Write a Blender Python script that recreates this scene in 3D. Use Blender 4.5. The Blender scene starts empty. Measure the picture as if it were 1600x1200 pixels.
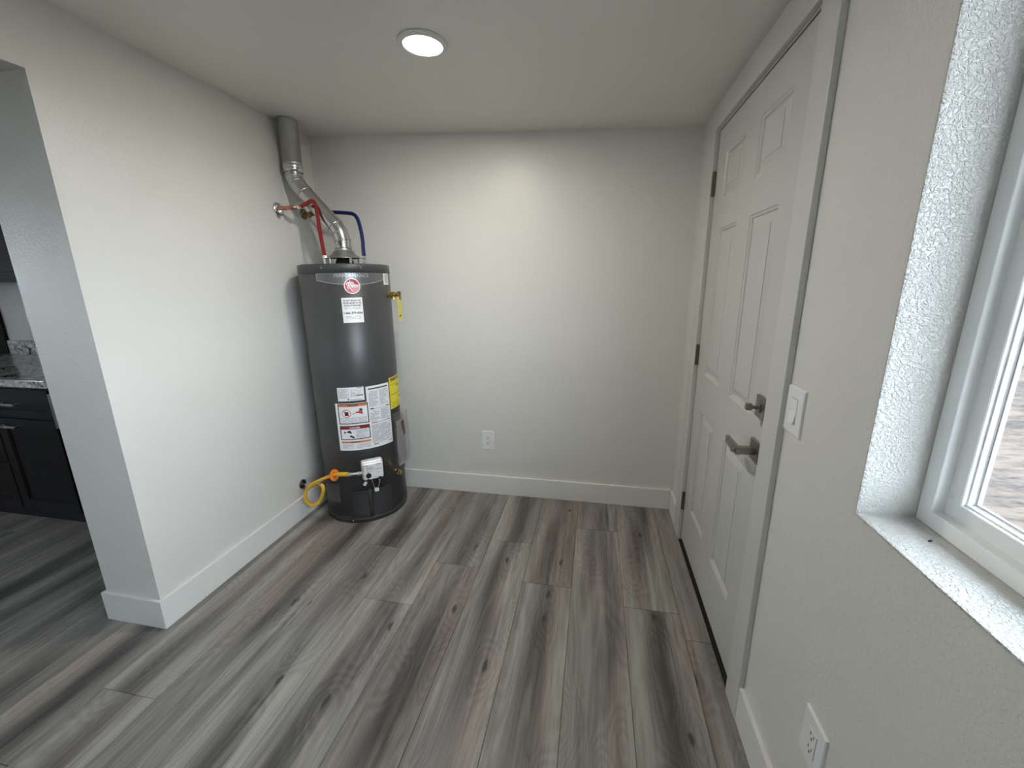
import bpy, bmesh, math, random
from mathutils import Vector, Matrix

random.seed(7)
S = bpy.context.scene
COL = S.collection
R = math.radians

# ------------------------------------------------------------------ camera
W = 2.2539            # room width (left wall x=0, right wall x=W); back wall at y=0
CX, CY, CZ = 1.7426, -2.5095, 1.4091
YAW, PITCH, ROLL, FPX = -0.1979, -0.2426, -0.0122, 648.0
fwd = Vector((math.sin(YAW) * math.cos(PITCH), math.cos(YAW) * math.cos(PITCH), math.sin(PITCH)))
rgt = Vector((math.cos(YAW), -math.sin(YAW), 0))
upv = rgt.cross(fwd)
c_, s_ = math.cos(ROLL), math.sin(ROLL)
r2 = c_ * rgt + s_ * upv
u2 = -s_ * rgt + c_ * upv
cd = bpy.data.cameras.new('camera')
cam = bpy.data.objects.new('camera', cd)
COL.objects.link(cam)
cd.sensor_fit = 'HORIZONTAL'
cd.sensor_width = 36.0
cd.lens = FPX / 1600 * 36.0
cd.clip_start = 0.02
cd.clip_end = 400
m = Matrix.Identity(4)
for i in range(3):
    m[i][0], m[i][1], m[i][2] = r2[i], u2[i], -fwd[i]
m[0][3], m[1][3], m[2][3] = CX, CY, CZ
cam.matrix_world = m
S.camera = cam

# ------------------------------------------------------------------ world, lights, exposure
wd = bpy.data.worlds.new('overcast_sky')
S.world = wd
wd.use_nodes = True
nt = wd.node_tree
bg = nt.nodes['Background']
tc = nt.nodes.new('ShaderNodeTexCoord')
sx = nt.nodes.new('ShaderNodeSeparateXYZ')
rp = nt.nodes.new('ShaderNodeValToRGB')
rp.color_ramp.elements[0].position = 0.0
rp.color_ramp.elements[0].color = (0.84, 0.91, 1.0, 1)
rp.color_ramp.elements[1].position = 1.0
rp.color_ramp.elements[1].color = (0.72, 0.84, 1.0, 1)
nt.links.new(tc.outputs['Generated'], sx.inputs[0])
nt.links.new(sx.outputs['Z'], rp.inputs[0])
nt.links.new(rp.outputs[0], bg.inputs['Color'])
bg.inputs['Strength'].default_value = 17.0

S.view_settings.view_transform = 'Standard'
S.view_settings.look = 'None'
S.view_settings.gamma = 1.0
S.view_settings.use_curve_mapping = False
S.view_settings.exposure = 0.0
S.cycles.max_bounces = 10
S.cycles.diffuse_bounces = 7
S.cycles.glossy_bounces = 4
S.cycles.transparent_max_bounces = 12
S.cycles.sample_clamp_indirect = 8
S.cycles.caustics_reflective = False
S.cycles.caustics_refractive = False

LIGHT = (1.113, -0.893)
LIGHT_POWER = 14.0
ld = bpy.data.lights.new('downlight', 'AREA')
ld.shape = 'DISK'
ld.size = 0.13
ld.energy = LIGHT_POWER
ld.color = (1.0, 0.955, 0.85)
lo = bpy.data.objects.new('downlight_lamp', ld)
COL.objects.link(lo)
WIN_Y0, WIN_Y1, WIN_Z0, WIN_Z1 = -3.60, -1.672, 0.9644, 2.03


def ceil_z(x, y):
    return 2.2769 - 0.05018 * x - 0.0077 * y


lo.location = (LIGHT[0], LIGHT[1], ceil_z(*LIGHT) - 0.016)
lo.rotation_euler = (0, math.atan(0.05018), 0)

# ------------------------------------------------------------------ materials
def mat(name, color, rough=0.5, metal=0.0, spec=0.5, coat=0.0, coat_rough=0.1, emit=None, emit_s=0, alpha=None, trans=0):
    M = bpy.data.materials.new(name)
    M.use_nodes = True
    b = M.node_tree.nodes['Principled BSDF']
    b.inputs['Base Color'].default_value = (*color, 1)
    b.inputs['Roughness'].default_value = rough
    b.inputs['Metallic'].default_value = metal
    b.inputs['Specular IOR Level'].default_value = spec
    b.inputs['Coat Weight'].default_value = coat
    b.inputs['Coat Roughness'].default_value = coat_rough
    if emit:
        b.inputs['Emission Color'].default_value = (*emit, 1)
        b.inputs['Emission Strength'].default_value = emit_s
    if trans:
        b.inputs['Transmission Weight'].default_value = trans
    return M


def N(M, typ, **kw):
    n = M.node_tree.nodes.new(typ)
    for k, v in kw.items():
        if k.startswith('i_'):
            n.inputs[k[2:].replace('_', ' ')].default_value = v
        else:
            setattr(n, k, v)
    return n


def L(M, a, b):
    M.node_tree.links.new(a, b)


def vary(M, base, amount=0.05, scale=3.0, rough_var=0.08, coord='Object'):
    """slow mottling of colour and gloss so that no surface is a dead flat colour"""
    b = M.node_tree.nodes['Principled BSDF']
    t = N(M, 'ShaderNodeTexCoord')
    n = N(M, 'ShaderNodeTexNoise', i_Scale=scale, i_Detail=4.0)
    L(M, t.outputs[coord], n.inputs['Vector'])
    mx = N(M, 'ShaderNodeMix', data_type='RGBA')
    mx.inputs[6].default_value = (*[c * (1 - amount) for c in base], 1)
    mx.inputs[7].default_value = (*[min(1, c * (1 + amount)) for c in base], 1)
    L(M, n.outputs['Fac'], mx.inputs[0])
    L(M, mx.outputs[2], b.inputs['Base Color'])
    if rough_var:
        r0 = b.inputs['Roughness'].default_value
        mr = N(M, 'ShaderNodeMapRange')
        mr.inputs['To Min'].default_value = max(0.02, r0 - rough_var)
        mr.inputs['To Max'].default_value = min(1, r0 + rough_var)
        L(M, n.outputs['Fac'], mr.inputs['Value'])
        L(M, mr.outputs[0], b.inputs['Roughness'])
    return M


def wall_paint(name, color, rough, bump, scale=120.0, tex_lo=0.42, tex_hi=0.62):
    M = mat(name, color, rough, spec=0.5)
    b = M.node_tree.nodes['Principled BSDF']
    g = N(M, 'ShaderNodeNewGeometry')
    n1 = N(M, 'ShaderNodeTexNoise', i_Scale=scale, i_Detail=3.0, i_Roughness=0.55, i_Distortion=0.6)
    L(M, g.outputs['Position'], n1.inputs['Vector'])
    r = N(M, 'ShaderNodeMapRange', interpolation_type='SMOOTHSTEP')
    r.inputs['From Min'].default_value = tex_lo
    r.inputs['From Max'].default_value = tex_hi
    L(M, n1.outputs['Fac'], r.inputs['Value'])
    n2 = N(M, 'ShaderNodeTexNoise', i_Scale=4.0, i_Detail=2.0)
    L(M, g.outputs['Position'], n2.inputs['Vector'])
    ad = N(M, 'ShaderNodeMath', operation='MULTIPLY_ADD')
    ad.inputs[1].default_value = 3.0
    L(M, n2.outputs['Fac'], ad.inputs[0])
    L(M, r.outputs[0], ad.inputs[2])
    bp = N(M, 'ShaderNodeBump')
    bp.inputs['Strength'].default_value = 1.0
    bp.inputs['Distance'].default_value = bump
    L(M, ad.outputs[0], bp.inputs['Height'])
    L(M, bp.outputs[0], b.inputs['Normal'])
    return M


WALLC = (0.69, 0.68, 0.65)
M_wall = wall_paint('wall_paint', WALLC, 0.34, 0.00035)
M_return = wall_paint('wall_paint_heavy_texture', (0.66, 0.655, 0.62), 0.45, 0.0021, 180.0, 0.36, 0.66)
M_ceil = wall_paint('ceiling_paint', (0.76, 0.755, 0.71), 0.38, 0.0002, 60.0)
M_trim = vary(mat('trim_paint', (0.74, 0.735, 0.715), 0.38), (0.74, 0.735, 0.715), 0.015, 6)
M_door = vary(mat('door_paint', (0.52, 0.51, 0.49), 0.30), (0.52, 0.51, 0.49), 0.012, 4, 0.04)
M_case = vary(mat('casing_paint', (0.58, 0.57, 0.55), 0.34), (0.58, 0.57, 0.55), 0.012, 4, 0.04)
M_vinyl = vary(mat('window_vinyl', (0.88, 0.89, 0.885), 0.30), (0.88, 0.89, 0.885), 0.01, 5)
M_caulk = mat('caulk', (0.45, 0.42, 0.40), 0.7)
M_plastic = vary(mat('white_plastic', (0.78, 0.79, 0.80), 0.42), (0.78, 0.79, 0.80), 0.01, 8, 0.03)
M_slot = mat('slot_black', (0.03, 0.03, 0.03), 0.6)
M_dark = mat('dark_gap', (0.012, 0.011, 0.010), 0.8)
M_nickel = vary(mat('brushed_nickel', (0.30, 0.275, 0.245), 0.34, 1.0), (0.30, 0.275, 0.245), 0.1, 30)
M_hinge = vary(mat('hinge_nickel', (0.15, 0.13, 0.11), 0.30, 1.0), (0.15, 0.13, 0.11), 0.15, 40)
M_tank = vary(mat('tank_grey_enamel', (0.056, 0.056, 0.059), 0.36, 0.1), (0.058, 0.058, 0.061), 0.04, 3, 0.03)
M_skirt = vary(mat('tank_skirt_enamel', (0.046, 0.046, 0.049), 0.33, 0.1), (0.046, 0.046, 0.049), 0.05, 5)
M_galv = mat('galvanised_steel', (0.62, 0.63, 0.62), 0.24, 1.0)
M_galvd = mat('galvanised_steel_dull', (0.50, 0.51, 0.50), 0.42, 1.0)
for mm_, cc_ in ((M_galv, (0.62, 0.63, 0.62)), (M_galvd, (0.50, 0.51, 0.50))):
    vary(mm_, cc_, 0.14, 22, 0.09)
M_chrome = vary(mat('chrome', (0.78, 0.78, 0.78), 0.14, 1.0), (0.78, 0.78, 0.78), 0.05, 30)
M_copper = vary(mat('copper', (0.62, 0.30, 0.19), 0.34, 1.0), (0.62, 0.30, 0.19), 0.22, 45)
M_brass = vary(mat('brass', (0.62, 0.42, 0.14), 0.27, 1.0), (0.62, 0.42, 0.14), 0.15, 60)
M_bronze = vary(mat('dark_brass', (0.26, 0.19, 0.10), 0.36, 1.0), (0.26, 0.19, 0.10), 0.2, 60)
M_tankt = mat('lettering_silver', (0.55, 0.56, 0.57), 0.35, 0.5)
M_plate = mat('name_plate_grey', (0.16, 0.165, 0.175), 0.28, 0.5)
M_platee = mat('name_plate_edge', (0.50, 0.51, 0.52), 0.3, 0.6)
M_red = mat('emblem_red', (0.42, 0.02, 0.03), 0.22)
M_white = mat('label_white', (0.80, 0.81, 0.83), 0.32)
M_ink = mat('ink_black', (0.02, 0.02, 0.022), 0.4)
M_inkg = mat('ink_grey', (0.33, 0.34, 0.37), 0.4)
M_inkr = mat('ink_red', (0.60, 0.03, 0.03), 0.4)
M_inkdr = mat('ink_dark_red', (0.25, 0.012, 0.015), 0.4)
M_inko = mat('ink_orange', (0.68, 0.22, 0.07), 0.4)
M_yellow = mat('energy_yellow', (0.80, 0.66, 0.02), 0.35)
M_gasy = mat('gas_hose_yellow', (0.72, 0.42, 0.03), 0.42)
M_orange = mat('tag_orange', (0.80, 0.20, 0.03), 0.35)
M_black = mat('black_plastic', (0.015, 0.015, 0.016), 0.3)
M_tag = mat('yellow_tag', (0.58, 0.50, 0.13), 0.5)
M_booklet = mat('booklet_paper', (0.78, 0.78, 0.78), 0.5)


def hose_mat(name, color):
    M = mat(name, color, 0.38)
    b = M.node_tree.nodes['Principled BSDF']
    g = N(M, 'ShaderNodeTexCoord')
    w = N(M, 'ShaderNodeTexWave', i_Scale=180.0, bands_direction='DIAGONAL')
    L(M, g.outputs['Object'], w.inputs['Vector'])
    bp = N(M, 'ShaderNodeBump')
    bp.inputs['Distance'].default_value = 0.0008
    L(M, w.outputs['Fac'], bp.inputs['Height'])
    L(M, bp.outputs[0], b.inputs['Normal'])
    return M


M_hred = hose_mat('red_hose_sleeve', (0.27, 0.006, 0.010))
M_hblue = hose_mat('blue_hose_sleeve', (0.003, 0.010, 0.13))

# clear film (plastic bag) and window glass
def film(name, tint, fac):
    M = bpy.data.materials.new(name)
    M.use_nodes = True
    t = M.node_tree
    t.nodes.remove(t.nodes['Principled BSDF'])
    out = t.nodes['Material Output']
    tr = N(M, 'ShaderNodeBsdfTransparent')
    tr.inputs[0].default_value = (*tint, 1)
    gl = N(M, 'ShaderNodeBsdfGlossy')
    gl.inputs['Roughness'].default_value = 0.05 if fac < 0.1 else 0.15
    lw = N(M, 'ShaderNodeLayerWeight')
    lw.inputs[0].default_value = 0.5
    pw = N(M, 'ShaderNodeMath', operation='POWER')
    pw.inputs[1].default_value = 5.0
    L(M, lw.outputs['Facing'], pw.inputs[0])
    fr = N(M, 'ShaderNodeMath', operation='MULTIPLY_ADD')
    fr.inputs[1].default_value = 0.9
    fr.inputs[2].default_value = 0.04
    L(M, pw.outputs[0], fr.inputs[0])
    ad = N(M, 'ShaderNodeMath', operation='ADD')
    ad.inputs[1].default_value = fac
    L(M, fr.outputs[0], ad.inputs[0])
    mx = N(M, 'ShaderNodeMixShader')
    L(M, ad.outputs[0], mx.inputs[0])
    L(M, tr.outputs[0], mx.inputs[1])
    L(M, gl.outputs[0], mx.inputs[2])
    L(M, mx.outputs[0], out.inputs['Surface'])
    return M


M_glass = film('window_glass', (0.96, 0.98, 0.975), 0.0)
M_film = film('clear_film', (0.86, 0.86, 0.87), 0.12)

# lamp diffuser
M_lamp = mat('led_diffuser', (1, 1, 1), 0.5, emit=(1.0, 0.97, 0.92), emit_s=9.0)


# laminate plank: bands, cathedral grain, knots, fine streaks; every plank samples its own patch
def plank_material():
    M = mat('grey_oak_laminate', (0.2, 0.2, 0.2), 0.36, spec=0.45)
    b = M.node_tree.nodes['Principled BSDF']
    t = N(M, 'ShaderNodeTexCoord')
    oi = N(M, 'ShaderNodeObjectInfo')
    rnd = N(M, 'ShaderNodeMath', operation='MULTIPLY')
    rnd.inputs[1].default_value = 57.0
    L(M, oi.outputs['Random'], rnd.inputs[0])
    cmb = N(M, 'ShaderNodeCombineXYZ')
    L(M, rnd.outputs[0], cmb.inputs['Z'])
    L(M, rnd.outputs[0], cmb.inputs['Y'])
    add = N(M, 'ShaderNodeVectorMath', operation='ADD')
    L(M, t.outputs['Object'], add.inputs[0])
    L(M, cmb.outputs[0], add.inputs[1])

    def mapped(sx_, sy_, sz_=1.0):
        mp = N(M, 'ShaderNodeMapping')
        mp.inputs['Scale'].default_value = (sx_, sy_, sz_)
        L(M, add.outputs[0], mp.inputs['Vector'])
        return mp.outputs[0]

    # knots
    vor = N(M, 'ShaderNodeTexVoronoi', voronoi_dimensions='2D', i_Scale=1.0, i_Randomness=1.0)
    L(M, mapped(5.0, 2.3, 7.0), vor.inputs['Vector'])
    knot = N(M, 'ShaderNodeMapRange', interpolation_type='SMOOTHSTEP')
    knot.inputs['From Min'].default_value = 0.035
    knot.inputs['From Max'].default_value = 0.085
    knot.inputs['To Min'].default_value = 1.0
    knot.inputs['To Max'].default_value = 0.0
    # ragged edge
    nz = N(M, 'ShaderNodeTexNoise', i_Scale=1.0, i_Detail=4.0)
    L(M, mapped(60, 26), nz.inputs['Vector'])
    ksum = N(M, 'ShaderNodeMath', operation='MULTIPLY_ADD')
    ksum.inputs[1].default_value = 0.16
    L(M, nz.outputs['Fac'], ksum.inputs[0])
    L(M, vor.outputs['Distance'], ksum.inputs[2])
    ksub = N(M, 'ShaderNodeMath', operation='SUBTRACT')
    L(M, ksum.outputs[0], ksub.inputs[0])
    ksub.inputs[1].default_value = 0.065
    L(M, ksub.outputs[0], knot.inputs['Value'])
    # grain height field, bulging around knots
    bulge = N(M, 'ShaderNodeMapRange', interpolation_type='SMOOTHSTEP')
    bulge.inputs['From Min'].default_value = 0.0
    bulge.inputs['From Max'].default_value = 0.42
    bulge.inputs['To Min'].default_value = 0.24
    bulge.inputs['To Max'].default_value = 0.0
    L(M, vor.outputs['Distance'], bulge.inputs['Value'])
    big = N(M, 'ShaderNodeTexNoise', i_Scale=1.0, i_Detail=1.5, i_Roughness=0.4, i_Distortion=0.25)
    L(M, mapped(8.5, 0.85), big.inputs['Vector'])
    hs = N(M, 'ShaderNodeMath', operation='ADD')
    L(M, big.outputs['Fac'], hs.inputs[0])
    L(M, bulge.outputs[0], hs.inputs[1])
    ring = N(M, 'ShaderNodeMath', operation='MULTIPLY')
    ring.inputs[1].default_value = 95.0
    L(M, hs.outputs[0], ring.inputs[0])
    sn = N(M, 'ShaderNodeMath', operation='SINE')
    L(M, ring.outputs[0], sn.inputs[0])
    # broad bands
    band = N(M, 'ShaderNodeTexNoise', i_Scale=1.0, i_Detail=2.5, i_Roughness=0.5, i_Distortion=0.35)
    L(M, mapped(13.0, 0.9), band.inputs['Vector'])
    fine = N(M, 'ShaderNodeTexNoise', i_Scale=1.0, i_Detail=5.0, i_Roughness=0.65)
    L(M, mapped(210, 5.5), fine.inputs['Vector'])
    mid = N(M, 'ShaderNodeTexNoise', i_Scale=1.0, i_Detail=3.0, i_Roughness=0.6)
    L(M, mapped(55, 2.2), mid.inputs['Vector'])

    def mul_add(src, k, acc):
        n = N(M, 'ShaderNodeMath', operation='MULTIPLY_ADD')
        n.inputs[1].default_value = k
        L(M, src, n.inputs[0])
        if isinstance(acc, float):
            n.inputs[2].default_value = acc
        else:
            L(M, acc, n.inputs[2])
        return n.outputs[0]
    # darker heartwood core wandering along each board, pale sapwood towards its edges
    so = N(M, 'ShaderNodeSeparateXYZ')
    L(M, t.outputs['Object'], so.inputs[0])
    wn = N(M, 'ShaderNodeTexNoise', i_Scale=1.0, i_Detail=1.0)
    L(M, mapped(0.001, 1.1), wn.inputs['Vector'])
    wz = N(M, 'ShaderNodeMath', operation='MULTIPLY_ADD')
    wz.inputs[1].default_value = -0.20
    wz.inputs[2].default_value = 0.10 - 0.042 - 0.2335 * 0.5
    L(M, wn.outputs['Fac'], wz.inputs[0])
    da = N(M, 'ShaderNodeMath', operation='ADD')
    L(M, so.outputs['X'], da.inputs[0])
    L(M, wz.outputs[0], da.inputs[1])
    dw = mul_add(mid.outputs['Fac'], 0.085, da.outputs[0])
    ab = N(M, 'ShaderNodeMath', operation='ABSOLUTE')
    L(M, dw, ab.inputs[0])
    cr = N(M, 'ShaderNodeMapRange', interpolation_type='SMOOTHSTEP')
    cr.inputs['From Min'].default_value = 0.008
    cr.inputs['From Max'].default_value = 0.085
    cr.inputs['To Min'].default_value = -0.23
    cr.inputs['To Max'].default_value = 0.02
    L(M, ab.outputs[0], cr.inputs['Value'])
    am = N(M, 'ShaderNodeTexNoise', i_Scale=1.0, i_Detail=1.0)
    L(M, mapped(2.0, 1.6), am.inputs['Vector'])
    amr = N(M, 'ShaderNodeMapRange')
    amr.inputs['From Min'].default_value = 0.35
    amr.inputs['From Max'].default_value = 0.65
    amr.inputs['To Min'].default_value = 0.35
    amr.inputs['To Max'].default_value = 1.15
    L(M, am.outputs['Fac'], amr.inputs['Value'])
    cm = N(M, 'ShaderNodeMath', operation='MULTIPLY')
    L(M, cr.outputs[0], cm.inputs[0])
    L(M, amr.outputs[0], cm.inputs[1])
    grit = N(M, 'ShaderNodeTexNoise', i_Scale=1.0, i_Detail=3.0, i_Roughness=0.7)
    L(M, mapped(420, 90), grit.inputs['Vector'])
    v = mul_add(band.outputs['Fac'], 0.80, -0.21)
    v = mul_add(big.outputs['Fac'], 0.25, v)
    v = mul_add(sn.outputs[0], 0.036, v)
    v = mul_add(fine.outputs['Fac'], 0.40, v)
    v = mul_add(mid.outputs['Fac'], 0.34, v)
    v = mul_add(grit.outputs['Fac'], 0.12, v)
    v = mul_add(cm.outputs[0], 1.0, v)
    # plank to plank tone
    v = mul_add(oi.outputs['Random'], 0.06, v)
    rp = N(M, 'ShaderNodeValToRGB')
    e = rp.color_ramp.elements
    e[0].position = 0.28
    e[0].color = (0.045, 0.0415, 0.041, 1)
    e[1].position = 0.95
    e[1].color = (0.36, 0.340, 0.315, 1)
    for p, c in ((0.45, (0.092, 0.0845, 0.081, 1)), (0.62, (0.165, 0.152, 0.143, 1)), (0.78, (0.245, 0.229, 0.213, 1))):
        x = e.new(p)
        x.color = c
    L(M, v, rp.inputs[0])
    # brown veins
    bn = N(M, 'ShaderNodeTexNoise', i_Scale=1.0, i_Detail=1.0)
    L(M, mapped(10, 0.7, 3), bn.inputs['Vector'])
    br = N(M, 'ShaderNodeMapRange')
    br.inputs['From Min'].default_value = 0.54
    br.inputs['From Max'].default_value = 0.72
    br.inputs['To Max'].default_value = 0.75
    L(M, bn.outputs['Fac'], br.inputs['Value'])
    tint = N(M, 'ShaderNodeMix', data_type='RGBA', blend_type='MULTIPLY')
    tint.inputs[7].default_value = (1.0, 0.86, 0.76, 1)
    L(M, br.outputs[0], tint.inputs[0])
    L(M, rp.outputs[0], tint.inputs[6])
    kn = N(M, 'ShaderNodeMix', data_type='RGBA')
    kn.inputs[7].default_value = (0.03, 0.028, 0.028, 1)
    ka = N(M, 'ShaderNodeMath', operation='MULTIPLY')
    ka.inputs[1].default_value = 0.85
    L(M, knot.outputs[0], ka.inputs[0])
    # only some cells hold a knot
    sp = N(M, 'ShaderNodeSeparateXYZ')
    L(M, vor.outputs['Color'], sp.inputs[0])
    gt = N(M, 'ShaderNodeMath', operation='GREATER_THAN')
    gt.inputs[1].default_value = 0.62
    L(M, sp.outputs['X'], gt.inputs[0])
    kb = N(M, 'ShaderNodeMath', operation='MULTIPLY')
    L(M, ka.outputs[0], kb.inputs[0])
    L(M, gt.outputs[0], kb.inputs[1])
    L(M, kb.outputs[0], kn.inputs[0])
    L(M, tint.outputs[2], kn.inputs[6])
    L(M, kn.outputs[2], b.inputs['Base Color'])
    bp = N(M, 'ShaderNodeBump')
    bp.inputs['Distance'].default_value = 0.0004
    bp.inputs['Strength'].default_value = 0.6
    L(M, fine.outputs['Fac'], bp.inputs['Height'])
    L(M, bp.outputs[0], b.inputs['Normal'])
    return M


M_plank = plank_material()


def granite():
    M = mat('polished_granite', (0.5, 0.5, 0.5), 0.09)
    b = M.node_tree.nodes['Principled BSDF']
    g = N(M, 'ShaderNodeNewGeometry')
    n1 = N(M, 'ShaderNodeTexNoise', i_Scale=30.0, i_Detail=6.0, i_Roughness=0.7, i_Distortion=0.8)
    n2 = N(M, 'ShaderNodeTexNoise', i_Scale=16.0, i_Detail=4.0, i_Roughness=0.6, i_Distortion=0.8)
    L(M, g.outputs['Position'], n1.inputs['Vector'])
    L(M, g.outputs['Position'], n2.inputs['Vector'])
    r1 = N(M, 'ShaderNodeValToRGB')
    e = r1.color_ramp.elements
    e[0].position = 0.35
    e[0].color = (0.16, 0.155, 0.16, 1)
    e[1].position = 0.62
    e[1].color = (0.82, 0.81, 0.80, 1)
    L(M, n1.outputs['Fac'], r1.inputs[0])
    r2_ = N(M, 'ShaderNodeMapRange')
    r2_.inputs['From Min'].default_value = 0.585
    r2_.inputs['From Max'].default_value = 0.625
    L(M, n2.outputs['Fac'], r2_.inputs['Value'])
    mx = N(M, 'ShaderNodeMix', data_type='RGBA')
    mx.inputs[7].default_value = (0.015, 0.014, 0.018, 1)
    L(M, r2_.outputs[0], mx.inputs[0])
    L(M, r1.outputs[0], mx.inputs[6])
    L(M, mx.outputs[2], b.inputs['Base Color'])
    return M


M_granite = granite()
M_cab = vary(mat('dark_stained_cabinet', (0.007, 0.006, 0.0065), 0.45, spec=0.18), (0.007, 0.006, 0.0065), 0.25, 12)
M_steel = vary(mat('stainless', (0.42, 0.42, 0.43), 0.3, 1.0), (0.42, 0.42, 0.43), 0.05, 20)
M_panel = vary(mat('brushed_panel', (0.16, 0.16, 0.165), 0.5, 0.4), (0.16, 0.16, 0.165), 0.06, 20)
M_blackglass = mat('black_glass', (0.006, 0.006, 0.007), 0.06)


# ------------------------------------------------------------------ mesh helpers
def link(name, me, material=None, parent=None, smooth=False):
    if material:
        if isinstance(material, (list, tuple)):
            for x in material:
                me.materials.append(x)
        else:
            me.materials.append(material)
    if smooth:
        for p in me.polygons:
            p.use_smooth = True
    o = bpy.data.objects.new(name, me)
    COL.objects.link(o)
    if parent:
        o.parent = parent
    return o


def from_bm(name, bm, material=None, parent=None, smooth=False):
    me = bpy.data.meshes.new(name)
    bmesh.ops.recalc_face_normals(bm, faces=bm.faces[:])
    bm.to_mesh(me)
    bm.free()
    return link(name, me, material, parent, smooth)


def box(bm, x0, x1, y0, y1, z0, z1, bev=0.0, seg=1, mtx=None):
    b2 = bmesh.new()
    bmesh.ops.create_cube(b2, size=1)
    for v in b2.verts:
        v.co = Vector(((x0 + x1) / 2 + v.co.x * (x1 - x0), (y0 + y1) / 2 + v.co.y * (y1 - y0), (z0 + z1) / 2 + v.co.z * (z1 - z0)))
    if bev:
        bmesh.ops.bevel(b2, geom=b2.edges[:], offset=bev, segments=seg, affect='EDGES', profile=0.5)
    if mtx:
        bmesh.ops.transform(b2, matrix=mtx, verts=b2.verts)
    merge(bm, b2)


def merge(bm, b2):
    me = bpy.data.meshes.new('tmp')
    b2.to_mesh(me)
    b2.free()
    bm.from_mesh(me)
    bpy.data.meshes.remove(me)


def lathe(bm, prof, seg=48, mtx=None, cap=True):
    """prof: list of (r, z); axis z"""
    b2 = bmesh.new()
    rings = []
    for r, z in prof:
        rings.append([b2.verts.new((r * math.cos(2 * math.pi * k / seg), r * math.sin(2 * math.pi * k / seg), z)) for k in range(seg)])
    for a, b in zip(rings, rings[1:]):
        for k in range(seg):
            b2.faces.new((a[k], a[(k + 1) % seg], b[(k + 1) % seg], b[k]))
    if cap:
        b2.faces.new(rings[0][::-1])
        b2.faces.new(rings[-1])
    if mtx:
        bmesh.ops.transform(b2, matrix=mtx, verts=b2.verts)
    merge(bm, b2)


def smooth_path(pts, n=6):
    P = [Vector(p) for p in pts]
    out = []
    for i in range(len(P) - 1):
        p0, p1, p2, p3 = P[max(0, i - 1)], P[i], P[i + 1], P[min(len(P) - 1, i + 2)]
        for k in range(n):
            t = k / n
            out.append(0.5 * ((2 * p1) + (-p0 + p2) * t + (2 * p0 - 5 * p1 + 4 * p2 - p3) * t * t + (-p0 + 3 * p1 - 3 * p2 + p3) * t ** 3))
    out.append(P[-1])
    return out


def tube(bm, pts, rad, seg=14, cap=True):
    P = [Vector(p) for p in pts]
    T = []
    for i in range(len(P)):
        T.append((P[min(i + 1, len(P) - 1)] - P[max(i - 1, 0)]).normalized())
    up = Vector((0, 0, 1)) if abs(T[0].z) < 0.9 else Vector((1, 0, 0))
    nrm = (up - T[0] * up.dot(T[0])).normalized()
    rings = []
    for i, p in enumerate(P):
        nrm = (nrm - T[i] * nrm.dot(T[i])).normalized()
        bn = T[i].cross(nrm)
        r = rad[i] if isinstance(rad, (list, tuple)) else rad
        rings.append([bm.verts.new(p + r * (math.cos(2 * math.pi * k / seg) * nrm + math.sin(2 * math.pi * k / seg) * bn)) for k in range(seg)])
    for a, b in zip(rings, rings[1:]):
        for k in range(seg):
            bm.faces.new((a[k], a[(k + 1) % seg], b[(k + 1) % seg], b[k]))
    if cap:
        bm.faces.new(rings[0][::-1])
        bm.faces.new(rings[-1])


def axis_mtx(p, d):
    """matrix that takes z axis to direction d at point p"""
    d = Vector(d).normalized()
    return Matrix.Translation(Vector(p)) @ d.to_track_quat('Z', 'Y').to_matrix().to_4x4()


def rect_loops(bm, frame, loops, close_first=False, close_last=True, ins4=None):
    """loops of (inset, depth) inside the rectangle u0,u1,v0,v1; frame(u,v,d)->point"""
    u0, u1, v0, v1, f = frame
    rings = []
    for ins, d in loops:
        rings.append([bm.verts.new(f(u, v, d)) for u, v in ((u0 + ins, v0 + ins), (u1 - ins, v0 + ins), (u1 - ins, v1 - ins), (u0 + ins, v1 - ins))])
    for a, b in zip(rings, rings[1:]):
        for k in range(4):
            bm.faces.new((a[k], a[(k + 1) % 4], b[(k + 1) % 4], b[k]))
    if close_last:
        bm.faces.new(rings[-1])
    if close_first:
        bm.faces.new(rings[0][::-1])


def empty(name, loc=(0, 0, 0)):
    o = bpy.data.objects.new(name, None)
    o.empty_display_size = 0.05
    COL.objects.link(o)
    o.location = loc
    return o


def tag(o, label, cat, group=None):
    o['label'] = label
    o['category'] = cat
    if group:
        o['group'] = group
    return o


def structure(o, label=None):
    o['kind'] = 'structure'
    if label:
        o['label'] = label
    return o


def local(root, obj):
    """keep world position of a mesh written in world coordinates under an offset root"""
    obj.parent = root
    obj.matrix_parent_inverse = Matrix.Translation(-root.location)
    return obj


# ------------------------------------------------------------------ room shell
YL = -1.3578       # end of the left wall (opening to the kitchen beyond)
TW = 0.2826        # thickness of that wall
ZH = 2.0625        # head of the opening
YB = -4.1          # wall behind the camera
XK = -3.7          # far wall of the kitchen
YO = -3.3          # other side of the opening
YKB = -0.15        # kitchen back wall
CASE = 0.016
BB = 0.014
HB = 0.1327


def wall_piece(bm, x0, x1, y0, y1, z0, z1=None):
    """box whose top follows the sloping ceiling when z1 is None"""
    vs = []
    for x, y in ((x0, y0), (x1, y0), (x1, y1), (x0, y1)):
        vs.append(bm.verts.new((x, y, z0)))
    vt = []
    for x, y in ((x0, y0), (x1, y0), (x1, y1), (x0, y1)):
        vt.append(bm.verts.new((x, y, z1 if z1 is not None else ceil_z(x, y))))
    bm.faces.new(vs[::-1])
    bm.faces.new(vt)
    for k in range(4):
        bm.faces.new((vs[k], vs[(k + 1) % 4], vt[(k + 1) % 4], vt[k]))


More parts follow.
